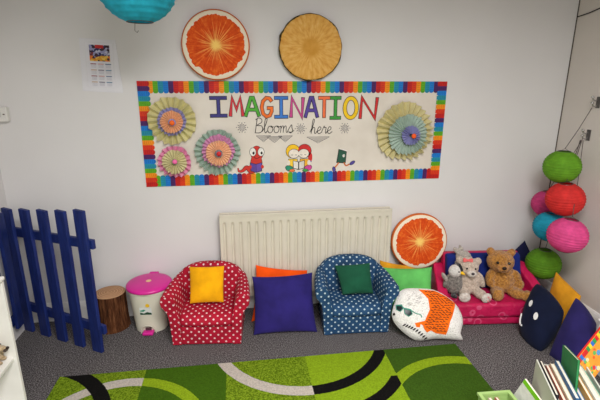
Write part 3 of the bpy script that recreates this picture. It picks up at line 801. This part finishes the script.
MRD = polka('spotted_red_cloth', (168,14,44), (228,200,204)); MBL = polka('spotted_blue_cloth', (32,68,104), (178,196,206))
armchair('spotted_armchair', (-.234,2.367,0), R(-5.5), MRD, 'small red armchair with white polka dots holding a yellow cushion')
armchair('spotted_armchair', (.698,2.358,0), R(-3), MBL, 'small blue armchair with white polka dots holding a dark green cushion')

# ------------------------------------------------------------------ pedal bin
MBIN = plain('bin_cream', (222,218,200), .4, .35, .02); MPK = plain('bin_pink', (214,40,148), .35, .4, .03)
b = thing('pedal_bin', 'cream plastic pedal bin with a bright pink lid beside the red armchair', 'bin', (-.602,2.652,0), R(-4))
mb = MB(); mb.lathe([(.094,.0),(.100,.004),(.104,.05),(.112,.15),(.121,.250),(.123,.272),(.127,.273),(.127,.29)], 48, sq=2.6); mb.build('body', MBIN, b, smooth=True)
mb = MB(); mb.lathe([(.132,.288),(.141,.290),(.143,.295),(.142,.302),(.136,.309),(.115,.316),(.07,.320),(.03,.321),(.001,.321)], 48); lid = mb.build('lid', MPK, b, smooth=True)
mb = MB(); mb.box((-.03,.118,.285),(.03,.143,.318)); mb.build('lid_hinge', MPK, b, bevel=.006)
mb = MB(); mb.lathe([(.018,.320),(.018,.3225),(.001,.323)], 6, (0,-.008,0)); mb.build('lid_sticker', colr((232,196,150)), lid)
mb = MB()
arc = [(.045*math.cos(PI*k/12), .022+.045*math.sin(PI*k/12)) for k in range(13)]
mb.tube([(x, -.108-.012*(z/.07), z) for x, z in [(.047,.006)]+arc+[(-.047,.006)]], .0035, 8); mb.build('pedal_arch', MBIN, b, smooth=True)
MB().box((-.018,-.110,.018),(.018,-.104,.045)).build('pedal_slot', plain('slot_dark', (80,50,60), .6), b)
MB().box((-.034,-.140,.004),(.034,-.095,.026)).build('pedal', MPK, b, bevel=.008)
def on_bin(u, z, lift=.001):     # point on the front of the bin body
    r = .104+(.120-.104)*(z-.05)/.185; a = -PI/2+u/r; ca, sa = math.cos(a), math.sin(a); q = (abs(ca)**2.6+abs(sa)**2.6)**(-1/2.6)
    return ((r*q+lift)*ca, (r*q+lift)*sa, z)
def decal(pts, c, lift, parent, name):
    pts = [(.004+u*1.25, .165+(z-.14)*1.3) for u, z in pts]
    mb = MB(); mb.add([on_bin(u, z, lift) for u, z in pts], [tuple(range(len(pts)))]); return mb.build(name, colr(c), parent)
st = decal([(-.036,.118),(.022,.118),(.022,.160),(-.036,.160)], (224,226,222), .002, b, 'label_sticker')
decal([(-.034,.120),(.020,.120),(.020,.130),(.0,.136),(-.016,.128),(-.034,.134)], (40,84,60), .003, st, 'label_hill')
decal([(-.034,.144),(-.014,.150),(-.006,.146),(-.018,.138),(-.032,.139)], (60,150,120), .003, st, 'label_leaf')
decal([(.005+.011*math.cos(k*PI/6)*(1 if k % 2 else .8), .172+.011*math.sin(k*PI/6)*(1 if k % 2 else .8)) for k in range(12)], (242,196,40), .003, st, 'label_sun')

# ------------------------------------------------------------------ log stool
k = NT('bark', .9, .1); v = k.coord(); sx = k.vmath('MULTIPLY', v, (1,1,.12))
f = k.noise(sx, 55, 4, .7); k.color(k.ramp(f, [(.3, (38,20,12)), (.52, (96,58,36)), (.72, (140,92,60))])); k.bump(f, 1.0, .02); MBARK = k.m
k = NT('cut_wood', .8, .15); v = k.coord(); r = k.vmath('LENGTH', k.vmath('MULTIPLY', v, (1,1,0)))
w = k.math('SINE', k.math('ADD', k.math('MULTIPLY', r, 420), k.math('MULTIPLY', k.noise(v, 14, 3), 14)))
k.color(k.ramp(k.math('ADD', k.math('MULTIPLY', w, .18), .5), [(.3, (158,116,84)), (.7, (196,156,120))])); MCUT = k.m
lg = thing('log_stool', 'upright tree log stool with bark between blue fence and bin', 'log', (-.857,2.676,0))
mb = MB(); rings = []; n = 72
for z, q in ((0,1.08),(.03,1.04),(.10,1.0),(.18,.99),(.240,.98)):
    rings.append([((.096*q+.004*noise.noise(Vector((math.cos(2*PI*k_/n)*6, math.sin(2*PI*k_/n)*6, z*3)))+.0025*math.sin(k_*2.4))*math.cos(2*PI*k_/n), (.096*q+.004*noise.noise(Vector((math.cos(2*PI*k_/n)*6, math.sin(2*PI*k_/n)*6, z*3))))*math.sin(2*PI*k_/n), z) for k_ in range(n)])
mb.loft(rings); mb.build('bark', MBARK, lg, smooth=True)
mb = MB(); mb.lathe([(.092,.239),(.093,.243),(.087,.2455),(.001,.2455)], 48); mb.build('cut_face', MCUT, lg, smooth=True)

# ------------------------------------------------------------------ picket fences
k = NT('fence_blue_paint', .5, .35); v = k.coord(); k.color(k.ramp(k.noise(k.vmath('MULTIPLY', v, (6,6,1)), 9, 4), [(.3, (18,32,88)), (.7, (30,48,116))])); k.bump(k.noise(k.vmath('MULTIPLY', v, (8,8,1)), 14, 3), .25, .006); MFB = k.m
p0, p1 = Vector((-1.375,2.690,0)), Vector((-.872,2.398,0)); dv = (p1-p0); ang = math.atan2(dv.y, dv.x); Lf = dv.length
fe = thing('picket_fence', 'blue painted wooden picket fence panel standing in the left corner', 'fence', tuple(p0), ang, 'blue picket fence panels')
hts = [.822,.835,.848,.862,.882]
for i in range(5):
    x = Lf*i/4; tilt = (-.012,-.004,0,.002,.0)[i]; h = hts[i]
    mb = MB(); poly = [(x-.036,.0),(x+.036,.0),(x+.036+tilt,h-.004),(x-.036+tilt,h)]
    mb.prism(poly, -.012, .010); mb.build('slat', MFB, fe, bevel=.003)
for za, zb in ((.640,.652),(.138,.115)):
    mb = MB(); xa, xb = -.03, Lf+.052
    mb.prism([(xa,za),(xb,zb),(xb,zb+.055),(xa,za+.055)], .0105, .034); mb.build('rail', MFB, fe, bevel=.003)
for i in range(5):
    for z in (.665,.16):
        pass
f2 = thing('picket_fence', 'second blue picket fence panel along the left wall, only one slat showing', 'fence', (-1.385,2.60,0), R(-90), 'blue picket fence panels')
for i in range(4):
    mb = MB(); zb_ = .085 if i == 0 else 0; mb.prism([(i*.145-.033,zb_),(i*.145+.033,zb_),(i*.145+.033,.815),(i*.145-.033,.815)], -.010, .012); mb.build('slat', MFB, f2, bevel=.003)
for za in (.62,.11):
    MB().box((-.03,-.033,za),(.47,-.0105,za+.055)).build('rail', MFB, f2, bevel=.003)

# ------------------------------------------------------------------ low white bookcase (left edge)
bc = thing('bookcase', 'low white open bookcase at the left edge of the picture', 'bookcase', (-1.42,1.90,0))
MWH = plain('white_laminate', (232,230,225), .4, .35, .02)
BW, BD, BH = .378, -.80, .735
MB().box((0,-.018,0),(BW,0,BH-.018)).build('side_panel', MWH, bc, bevel=.002)
MB().box((0,BD,0),(BW,BD+.018,BH-.018)).build('side_panel', MWH, bc, bevel=.002)
MB().box((0,BD-.004,BH-.018),(BW+.006,.004,BH)).build('top', MWH, bc, bevel=.006)
MB().box((0,BD+.018,.322),(BW-.012,-.018,.34)).build('shelf', MWH, bc, bevel=.002)
MB().box((0,BD+.018,.05),(BW-.01,-.018,.068)).build('shelf', MWH, bc, bevel=.002)
MB().box((0,BD+.018,.0),(BW-.02,-.018,.05)).build('plinth', MWH, bc)
MB().box((0,BD+.018,.068),(.008,-.018,BH-.018)).build('back_panel', MWH, bc)

# ------------------------------------------------------------------ plush toys
def plush(name, blobs, m, label, cat, loc, rz=0, vox=.0065, disp=.008, dscale=.014, group=None):
    mb = MB()
    for bl in blobs: mb.ell(bl[0], bl[1], bl[2] if len(bl) > 2 else None)
    o = mb.build(name, m)
    rm = o.modifiers.new('r', 'REMESH'); rm.mode = 'VOXEL'; rm.voxel_size = vox
    sm = o.modifiers.new('s', 'SMOOTH'); sm.factor = .5; sm.iterations = 3
    tx = bpy.data.textures.new(name+'_tuft', 'CLOUDS'); tx.noise_scale = dscale; tx.noise_depth = 2
    dp = o.modifiers.new('d', 'DISPLACE'); dp.texture = tx; dp.strength = disp; dp.mid_level = .5; dp.texture_coords = 'LOCAL'
    dg = bpy.context.evaluated_depsgraph_get(); dg.update()
    me = bpy.data.meshes.new_from_object(o.evaluated_get(dg), depsgraph=dg)
    old = o.data; o.modifiers.clear(); o.data = me; bpy.data.meshes.remove(old)
    me.polygons.foreach_set('use_smooth', [True]*len(me.polygons)); me.name = name
    if not me.materials: me.materials.append(m)
    o.location = loc; o.rotation_euler = (0,0,rz)
    return tag(o, label, cat, group)
def blob(name, c, r, m, parent, rot=None):
    mb = MB(); mb.ell(c, r, rot, nu=16, nv=10); return mb.build(name, m, parent, smooth=True, auto=0)
SOFZ = .168
FT = fur('fur_brown', (118,70,22), (208,148,70), 80); FTm = fur('fur_brown_light', (150,94,34), (206,146,76), 80)
FC = fur('fur_cream', (158,138,122), (224,206,190), 90); FCm = fur('fur_pale', (190,176,166), (232,224,216), 80)
FG = fur('fur_grey', (62,58,55), (152,145,138), 85); FGl = fur('fur_light_grey', (140,130,122), (206,198,188), 80)
EYE = plain('eye_black', (16,13,12), .15, .6); NOSE = plain('nose_brown', (40,26,20), .4)
# teddy: local frame faces -y
G2 = 'soft toys on the pink sofa'
td = plush('teddy_bear', [((0,.005,.095),(.082,.070,.095)),((0,-.012,.075),(.074,.066,.070)),((0,.0,.165),(.060,.055,.05)),
  ((0-0.034,-.012,.236),(.090,.076,.076)),((0-0.034,-.072,.222),(.046,.038,.036)),
  ((-.068-0.034,.003,.300),(.029,.018,.028)),((.068-0.034,.003,.300),(.029,.018,.028)),
  ((-.085,-.012,.125),(.030,.034,.062),(0,R(18),0)),((-.088,-.035,.085),(.030,.034,.036)),
  ((.088,-.010,.120),(.028,.032,.062),(0,R(-24),0)),((.106,-.030,.080),(.028,.032,.034)),
  ((-.052,-.085,.036),(.042,.070,.038),(0,0,R(-8))),((-.060,-.145,.045),(.040,.026,.045)),
  ((.080,-.075,.034),(.044,.070,.036),(0,0,R(48))),((.135,-.115,.038),(.034,.034,.040),(0,0,R(40)))],
  FT, 'golden brown teddy bear sitting on the right of the pink sofa', 'soft toy', (1.742,2.478,SOFZ-.002), R(-18), group=G2)
for sx in (-1, 1):
    blob('eye', (sx*.036-0.034,-.083,.252), (.010,.008,.010), EYE, td)
    blob('inner_ear', (sx*.068-0.034,-.014,.300), (.017,.008,.017), FTm, td)
blob('muzzle', (0-0.034,-.092,.218), (.038,.028,.030), FTm, td)
blob('nose', (0-0.034,-.121,.230), (.015,.009,.012), NOSE, td)
MB().tube([(-.014-0.034,-.116,.205),(0-0.034,-.119,.209),(.014-0.034,-.116,.205)], .002, 6).build('mouth', NOSE, td)
blob('foot_pad', (-.060,-.168,.045), (.026,.008,.030), FTm, td)
blob('foot_pad', (.155,-.138,.038), (.022,.010,.026), FTm, td, (0,0,R(45)))
# cream bear with a bow
bb = plush('bow_bear', [((0,.0,.075),(.060,.052,.075)),((0,-.01,.055),(.056,.05,.052)),((0-0.014,-.004,.165),(.060,.054,.056)),((.006-0.014,-.050,.152),(.030,.026,.025)),
  ((-.046-0.014,.006,.200),(.022,.014,.024)),((.054-0.014,.006,.196),(.022,.014,.024)),
  ((-.060,-.008,.090),(.022,.025,.048),(0,R(20),0)),((.062,-.008,.088),(.022,.025,.050),(0,R(-22),0)),
  ((-.034,-.062,.028),(.030,.056,.028),(0,0,R(-10))),((.050,-.060,.028),(.030,.056,.028),(0,0,R(22)))],
  FC, 'cream teddy bear with a coral pink bow sitting beside the penguin', 'soft toy', (1.505,2.495,SOFZ-.002), R(-14), group=G2, disp=.007)
for sx in (-1, 1): blob('eye', (.004+sx*.023-0.014,-.056,.175), (.0055,.005,.0055), EYE, bb)
blob('muzzle', (.008-0.014,-.066,.150), (.026,.018,.020), FCm, bb); blob('nose', (.008-0.014,-.083,.157), (.0095,.006,.0075), plain('nose_grey', (60,52,58), .4), bb)
pad = [blob('foot_pad', (-.046,-.118,.030), (.032,.014,.028), FCm, bb), blob('foot_pad', (.072,-.112,.030), (.032,.014,.028), FCm, bb, (0,0,R(22)))]
for k_ in range(4):
    a = PI/2*k_; blob('paw_print', (.077+.011*math.cos(a),-.125,.030+.011*math.sin(a)), (.006,.003,.006), colr((216,140,140)), pad[1])
BOW = fabric('bow_coral', (222,104,104)); 
mb = MB()
for sg in (-1, 1): mb.loft([[(-.026+sg*a, -.034+e*.006, .216+d*b) for d, e in ((-1,-1),(1,-1),(1,1),(-1,1))] for a, b in ((.003,.004),(.016,.011),(.026,.009))])
mb.ell((-.026,-.036,.216),(.007,.007,.007)); mb.build('bow', BOW, bb, bevel=.002)
# penguin chick
pg = plush('penguin', [((0,.0,.072),(.050,.046,.074)),((0,.0,.05),(.052,.048,.05)),((.004,-.004,.150),(.040,.038,.040)),
  ((-.048,-.004,.088),(.014,.024,.046),(0,R(24),0)),((.050,-.004,.082),(.013,.022,.044),(0,R(-20),0))],
  FG, 'grey fluffy penguin chick with white face and yellow beak on the sofa', 'soft toy', (1.405,2.500,SOFZ-.002), R(2), group=G2, disp=.007)
FK = fur('fur_black', (16,16,18), (48,46,48), 80); FWh = fur('fur_white', (200,196,190), (236,232,228), 80)
blob('white_face', (-.008,-.010,.150), (.038,.036,.038), FWh, pg); blob('black_hood', (.020,-.004,.160), (.029,.037,.036), FK, pg)
blob('eye', (-.004,-.046,.160), (.0045,.004,.0045), EYE, pg); blob('eye', (.036,-.034,.162), (.0045,.004,.0045), plain('eye_shine', (60,58,56), .2), pg)
mb = MB(); mb.lathe([(.010,0),(.008,.010),(.001,.026)], 12); bk_ = mb.build('beak', plain('beak_yellow', (240,190,30), .5), pg, smooth=True); bk_.location = (.018,-.038,.150); bk_.rotation_euler = (R(98),0,R(20))
for sx in (-1, 1): blob('foot', (sx*.022,-.050,.012), (.018,.024,.010), FK, pg)
blob('flipper', (-.066,-.004,.112), (.012,.018,.036), FGl, pg, (0,R(-32),0))
# fluffy rabbit lying over the back cushion
rb = plush('fluffy_rabbit', [((0,0,.06),(.058,.045,.060)),((.004,-.004,.125),(.052,.046,.044)),((.03,-.02,.115),(.030,.03,.030)),
  ((-.045,.0,.165),(.016,.012,.042),(0,R(-42),0)),((-.016,.004,.178),(.015,.012,.040),(0,R(-18),0)),((.05,-.01,.06),(.024,.026,.05))],
  FGl, 'pale grey fluffy rabbit slumped behind the bow bear with ears up', 'soft toy', (1.505,2.600,.262), R(-10), group=G2, disp=.014)
for sx in (-1, 1): blob('eye', (.010+sx*.018,-.048,.130), (.004,.004,.004), EYE, rb)
# beige dog on the bookcase shelf
dgm = fur('fur_beige', (150,120,84), (214,190,154), 120)
dg_ = plush('toy_dog', [((0,.02,.034),(.030,.050,.028)),((0,-.0,.03),(.026,.04,.026)),((.012,.0,.078),(.028,.026,.024)),((.044,.002,.070),(.022,.016,.014)),((-.0,.026,.075),(.008,.010,.022)),((-.0,-.024,.075),(.008,.010,.022)),
  ((.030,.018,.012),(.018,.010,.011)),((.030,-.018,.012),(.018,.010,.011)),((-.03,.03,.02),(.014,.014,.02))],
  dgm, 'small beige toy dog with dark muzzle on the white bookcase shelf', 'soft toy', (-1.118,1.845,.340), 0, vox=.004, disp=.004, dscale=.01)
blob('nose', (.066,.002,.073), (.007,.008,.007), NOSE, dg_); blob('dark_muzzle', (.056,.002,.066), (.012,.014,.011), fur('fur_dark', (50,38,30), (90,70,56), 120), dg_)
for sx in (-1, 1): blob('eye', (.031,sx*.016,.084), (.0045,.0045,.0045), EYE, dg_)

# ------------------------------------------------------------------ child's fold-out sofa
sf = thing('child_sofa', "small bright pink children's foam sofa with blue back in the right corner", 'sofa', (1.640,2.325,0), R(-5))
k = NT('sofa_pink', .45, .35); v = k.coord(); k.color(k.ramp(k.noise(v, 10, 3), [(.3, (176,14,68)), (.7, (206,30,88))])); k.bump(k.math('ADD', k.noise(v, 10, 3), k.math('MULTIPLY', k.noise(v, 40, 2), .3)), .55, .02)
MSP = k.m; MSB = fabric('sofa_blue', (24,40,112), wrinkle=.35)
k2 = NT('sofa_pink_print', .45, .35); v = k2.coord(); vo = k2.n('ShaderNodeTexVoronoi', feature='F1'); k2.l(v, vo.inputs['Vector']); vo.inputs['Scale'].default_value = 13
dd = k2.math('LESS_THAN', k2.math('ABSOLUTE', k2.math('SUBTRACT', vo.outputs['Distance'], .3)), .05)
bc_ = k2.ramp(k2.noise(v, 10, 3), [(.3, (172,16,68)), (.7, (200,30,86))])
k2.color(k2.mix(k2.math('MULTIPLY', dd, .35), bc_, lin((236,120,160)))); k2.bump(k2.math('ADD', k2.noise(v, 10, 3), k2.math('MULTIPLY', k2.noise(v, 40, 2), .3)), .55, .02)
MB().box((-.345,.012,.004),(.345,.34,.062)).build('lower_base', k2.m, sf, bevel=.016)
MB().box((-.335,-.006,.064),(.335,.26,SOFZ)).build('seat', k2.m, sf, bevel=.024, segs=4)
def wedge(sg):
    xa, xb = sg*.318, sg*.388
    prof = [(.02,.0),(.34,.0),(.372,.300),(.335,.312),(.25,.265),(.12,.200),(.02,.165)]
    rings = []
    for x, q in ((xa,.96),(xa+sg*.012,1),(xb-sg*.012,1),(xb,.96)):
        rings.append([(x, .19+(y-.19)*q, .19+(z-.19)*q if z > .01 else z+.004) for y, z in prof])
    rings = [[(x-sg*.06*y/.37, y, z) for x, y, z in r_] for r_ in rings]
    MB().loft(rings).build('arm', MSP, sf, bevel=.012)
wedge(-1); wedge(1)
mb = MB(); mb.prism([(.275,.02),(.345,.02),(.375,.385),(.335,.392),(.325,.385)], -.268, .268, axis='x'); mb.build('backrest', MSP, sf, bevel=.01)
mb = MB(); mb.prism([(.205,SOFZ+.002),(.274,SOFZ+.002),(.331,.388),(.303,.396),(.274,.384)], -.262, .262, axis='x'); mb.build('back_cushion', MSB, sf, bevel=.016)

# ------------------------------------------------------------------ books, caddy and crate (lower right)
dvec = Vector((-.36,-.933,0)).normalized(); wvec = Vector((.933,-.36,0)).normalized()
rzb = math.atan2(wvec.y, wvec.x)          # local x = across the caddy, local -y = towards the viewer
O = Vector((1.330,1.570,0)); HB = .32
MCAD = plain('caddy_white', (206,208,196), .5, .3, .02)
cd = thing('book_caddy', 'pale grey-white upright book caddy packed with picture books', 'book caddy', tuple(O), rzb)
cw, cl = .215, .30
MB().box((0,-cl,0),(.007,0,HB)).build('side_panel', MCAD, cd, bevel=.002)
MB().box((cw-.007,-cl,0),(cw,0,HB-.004)).build('side_panel', MCAD, cd, bevel=.002)
MB().box((.007,-.007,0),(cw-.007,0,HB-.02)).build('end_panel', MCAD, cd)
MB().box((.007,-cl,0),(cw-.007,-cl+.007,HB-.12)).build('end_panel', MCAD, cd)
MB().box((.007,-cl+.007,0),(cw-.007,-.007,.007)).build('base', MCAD, cd)
MPG = plain('pages', (226,218,200), .85, var=.05, scale=120)
def book(x, th, h, L, c, label, z0=.008, tilt=0, roll=0, spine=None, y0=-.012, page=None):
    loc = O+wvec*x+Vector((0,0,z0))-dvec*y0*0
    t = thing('picture_book', label, 'book', tuple(loc), rzb, 'picture books in the caddy')
    t.rotation_euler = (tilt, roll, rzb)
    m = colr(c); cv = .0016
    MB().box((0,y0-L,0),(cv,y0,h)).build('front_cover', m, t)
    MB().box((th-cv,y0-L,0),(th,y0,h)).build('back_cover', m, t)
    MB().box((0,y0-L,0),(th,y0-L+cv,h)).build('spine', colr(spine) if spine else m, t)
    MB().box((cv,y0-L+cv,.003),(th-cv,y0-.003,h-.003)).build('pages', MPG if page is None else page, t)
    return t
x = .010
specs = [(.011,.308,.235,(46,44,50),'thin black picture book next to the caddy left panel',0,None),(.013,.275,.24,(224,220,214),'white picture book second from the caddy left panel',0,None),(.014,.288,.25,(176,84,62),'brick red picture book near the caddy left side',0,None),
 (.017,.306,.25,(206,190,160),'thick tan picture book with wide cream pages',0,None),(.015,.325,.255,(60,104,150),'blue picture book left of the tall green one',0,None),(.014,.288,.26,(212,208,190),'cream picture book touching the tall green one',0,None),
 (.010,.345,.17,(44,128,74),'tall green picture book sticking up from the middle of the caddy',R(-12),None),(.013,.298,.24,(106,150,206),'pale blue picture book right of the tall green one',0,None),(.013,.318,.25,(214,160,84),'ochre picture book with cream pages right of centre',0,None),
 (.022,.330,.25,(210,208,196),'thick white picture book near the caddy right panel',0,None),(.012,.312,.26,(92,160,132),'sea green picture book near the caddy right panel',0,None),(.012,.25,.22,(190,50,48),'low red picture book against the caddy right panel',0,None)]
for th, h, L, c, lab, tl, sp in specs:
    book(x, th, h+((len(lab)*7) % 5-2)*.005, L, c, lab, tilt=tl, z0=.045 if tl else .008, y0=-.050 if tl else -.012); x += th+.0022
bb.scale = (1.18,)*3; pg.scale = (1.14,)*3; td.scale = (.97,)*3
bk1 = book(cw+.012, .016, .235, .24, (226,224,220), 'white picture book standing outside the caddy on its right', z0=.0)
bk2 = book(cw+.034, .013, .225, .24, (110,80,140), 'purple picture book standing furthest right beside the caddy', z0=.0)
for q in (bk1, bk2): q['group'] = 'picture books beside the caddy'
# board book with a coloured block border
P1 = Vector((1.477,1.502,.352)); e1 = Vector((.077,-.023,-.104)); e2 = Vector((.152,.064,.098))
L1, L2 = .131, .25; ax = e1.normalized(); ay = (e2-ax*e2.dot(ax)).normalized(); az = ax.cross(ay)
M = Matrix((ax, ay, az)).transposed().to_4x4(); M.translation = P1
bb_ = bpy.data.objects.new('board_book', None); C.objects.link(bb_); bb_.matrix_world = M
tag(bb_, 'orange and red board book with a band of coloured blocks lying tilted', 'book')
MB().box((0,0,-.014),(L1,L2,-.002)).build('page_block', colr((208,36,34)), bb_, bevel=.003)
mb = MB(); mb.box((0,0,-.002),(L1,L2,0)); cov = mb.build('cover', colr((236,150,50)), bb_)
cols = [(200,40,40),(50,150,70),(50,110,190),(240,200,50)]
mb = MB(); nb_ = 14
for i in range(nb_): mb.box((.001,L2*i/nb_,0),(.024,L2*(i+1)/nb_-.001,.0012), [0,2,0,0,1,3,2,1,0,3,1,2,0,1][i])
for i in range(nb_): mb.lathe([(.006,.0012),(.006,.0026),(.0005,.0026)], 10, (.0125, L2*(i+.5)/nb_, 0), [0,2,0,0,1,3,2,1,0,3,1,2,0,1][i])
mb.build('block_border', [colr(c) for c in cols], bb_)
mb = MB(); rr = random.Random(11); cc = [(226,90,40),(96,170,90),(240,214,160),(90,150,200),(220,60,60),(240,190,60)]
for i in range(46):
    cx, cy = rr.uniform(.035,L1-.012), rr.uniform(.012,L2-.012); r_ = rr.uniform(.006,.013)
    mb.lathe([(r_,.0002+i*.00002),(r_,.0006+i*.00002),(.0004,.0006+i*.00002)], 12, (cx,cy,0), rr.randrange(6))
mb.build('cover_picture', [colr(c) for c in cc], bb_)
# white tub by the right wall
MTUB = plain('tub_white', (218,216,212), .5, .3, .03, 60)
tb = thing('storage_tub', 'white storage tub against the right wall behind the board book', 'tub', (2.062,1.662,0))
for a_, b_ in (((-.15,-.19,0),(.15,.19,.012)),((-.15,-.19,.012),(-.138,.19,.3)),((.138,-.19,.012),(.15,.19,.3)),((-.138,-.19,.012),(.138,-.178,.3)),((-.138,.178,.012),(.138,.19,.3))):
    MB().box(a_, b_).build('tub_wall' if b_[2] > .1 else 'tub_base', MTUB, tb, bevel=.003)
MB().box((-.158,-.198,.3),(.158,.198,.315)).build('lid', MTUB, tb, bevel=.006)
# pale green crate with books
MGC = plain('crate_green', (164,196,120), .35, .4, .04)
cr = thing('book_crate', 'pale green plastic crate at the bottom edge holding a leaning book', 'crate', (1.075,1.585,0), R(-2))
cx1, cy1, ch = .150, -.26, .15
MB().box((0,cy1,0),(cx1,0,.006)).build('base', MGC, cr)
for a_, b_ in (((0,cy1,.006),(.005,0,ch-.012)),((cx1-.005,cy1,.006),(cx1,0,ch-.012)),((.005,-.005,.006),(cx1-.005,0,ch-.012)),((.005,cy1,.006),(cx1-.005,cy1+.005,ch-.012))):
    MB().box(a_, b_).build('side', MGC, cr)
mb = MB()
for a_, b_ in (((-.006,cy1-.006,ch-.012),(.010,.006,ch)),((cx1-.010,cy1-.006,ch-.012),(cx1+.006,.006,ch)),((.010,-.008,ch-.012),(cx1-.010,.006,ch)),((.010,cy1-.006,ch-.012),(cx1-.010,cy1+.010,ch))): mb.box(a_, b_)
mb.build('rim', MGC, cr)
def cratebook(x, c, lab, h=.135):
    t = thing('small_book', lab, 'book', (x,1.50,.007), R(88), 'books standing in the green crate'); m = colr(c)
    MB().box((-.10,-.006,0),(.06,-.0045,h)).build('cover', m, t); MB().box((-.10,.0045,0),(.06,.006,h)).build('cover', m, t); MB().box((-.098,-.0045,.002),(.058,.0045,h-.002)).build('pages', MPG, t)
cratebook(1.112, (226,208,190), 'pale book standing near the crate left wall'); cratebook(1.145, (196,120,100), 'dusty pink book standing in the middle of the crate')
# leaning white book with a bright green border
A = Vector((1.257,1.531,.25)); Bp = Vector((1.104,1.416,.25)); up = Vector((.10,.12,.5))
gx = (Vector((1.202,1.403,.25))-Bp)
e_dn = Vector((-.014,.147,-.371)); e_rt = Vector((.020,-.125,-.05))
ax = e_rt.normalized(); ay = (-e_dn - ax*(-e_dn).dot(ax)).normalized(); az = ax.cross(ay)
M = Matrix((ax, ay, az)).transposed().to_4x4(); M.translation = A
gb = bpy.data.objects.new('leaning_book', None); C.objects.link(gb); gb.matrix_world = M
tag(gb, 'white book with a bright green edge leaning out of the green crate', 'book')
MB().box((0,-.24,-.008),(.16,0,-.0015)).build('pages', MPG, gb); cvr = MB().box((0,-.24,-.0015),(.16,0,0)).build('cover', colr((226,226,220)), gb)
MB().box((0,-.026,0),(.16,0,.0008)).build('green_border', colr((120,196,30)), gb)

# ------------------------------------------------------------------ light and camera
def area(name, loc, size, power, rot=(0,0,0), col=(1,.985,.965)):
    l = bpy.data.lights.new(name, 'AREA'); l.shape = 'RECTANGLE'; l.size, l.size_y = size; l.energy = power; l.color = col; l.spread = R(165)
    o = bpy.data.objects.new(name, l); C.objects.link(o); o.location = loc; o.rotation_euler = rot; return o
area('ceiling_panel_light', (.45,.25,2.57), (1.2,.6), 92)
area('ceiling_panel_light', (.45,-1.4,2.57), (1.2,.6), 78)
w = bpy.data.worlds.new('world'); bpy.context.scene.world = w; w.use_nodes = True
w.node_tree.nodes['Background'].inputs[0].default_value = (.8,.85,1,1); w.node_tree.nodes['Background'].inputs[1].default_value = .4
cam = bpy.data.cameras.new('camera'); co = bpy.data.objects.new('camera', cam); C.objects.link(co)
cam.sensor_width = 36; cam.lens = 434.318/600*36; cam.clip_start = .02
yaw, pit, rol = .14036, .27345, .002808
fwd = Vector((math.sin(yaw)*math.cos(pit), math.cos(yaw)*math.cos(pit), -math.sin(pit)))
r0 = Vector((math.cos(yaw), -math.sin(yaw), 0)); u0 = r0.cross(fwd)
rr_ = r0*math.cos(rol)+u0*math.sin(rol); uu_ = -r0*math.sin(rol)+u0*math.cos(rol)
M = Matrix((rr_, uu_, -fwd)).transposed().to_4x4(); M.translation = (0,0,1.57139); co.matrix_world = M
bpy.context.scene.camera = co
vs_ = bpy.context.scene.view_settings; vs_.view_transform = 'Standard'; vs_.look = 'None'; vs_.exposure = 0; vs_.gamma = 1
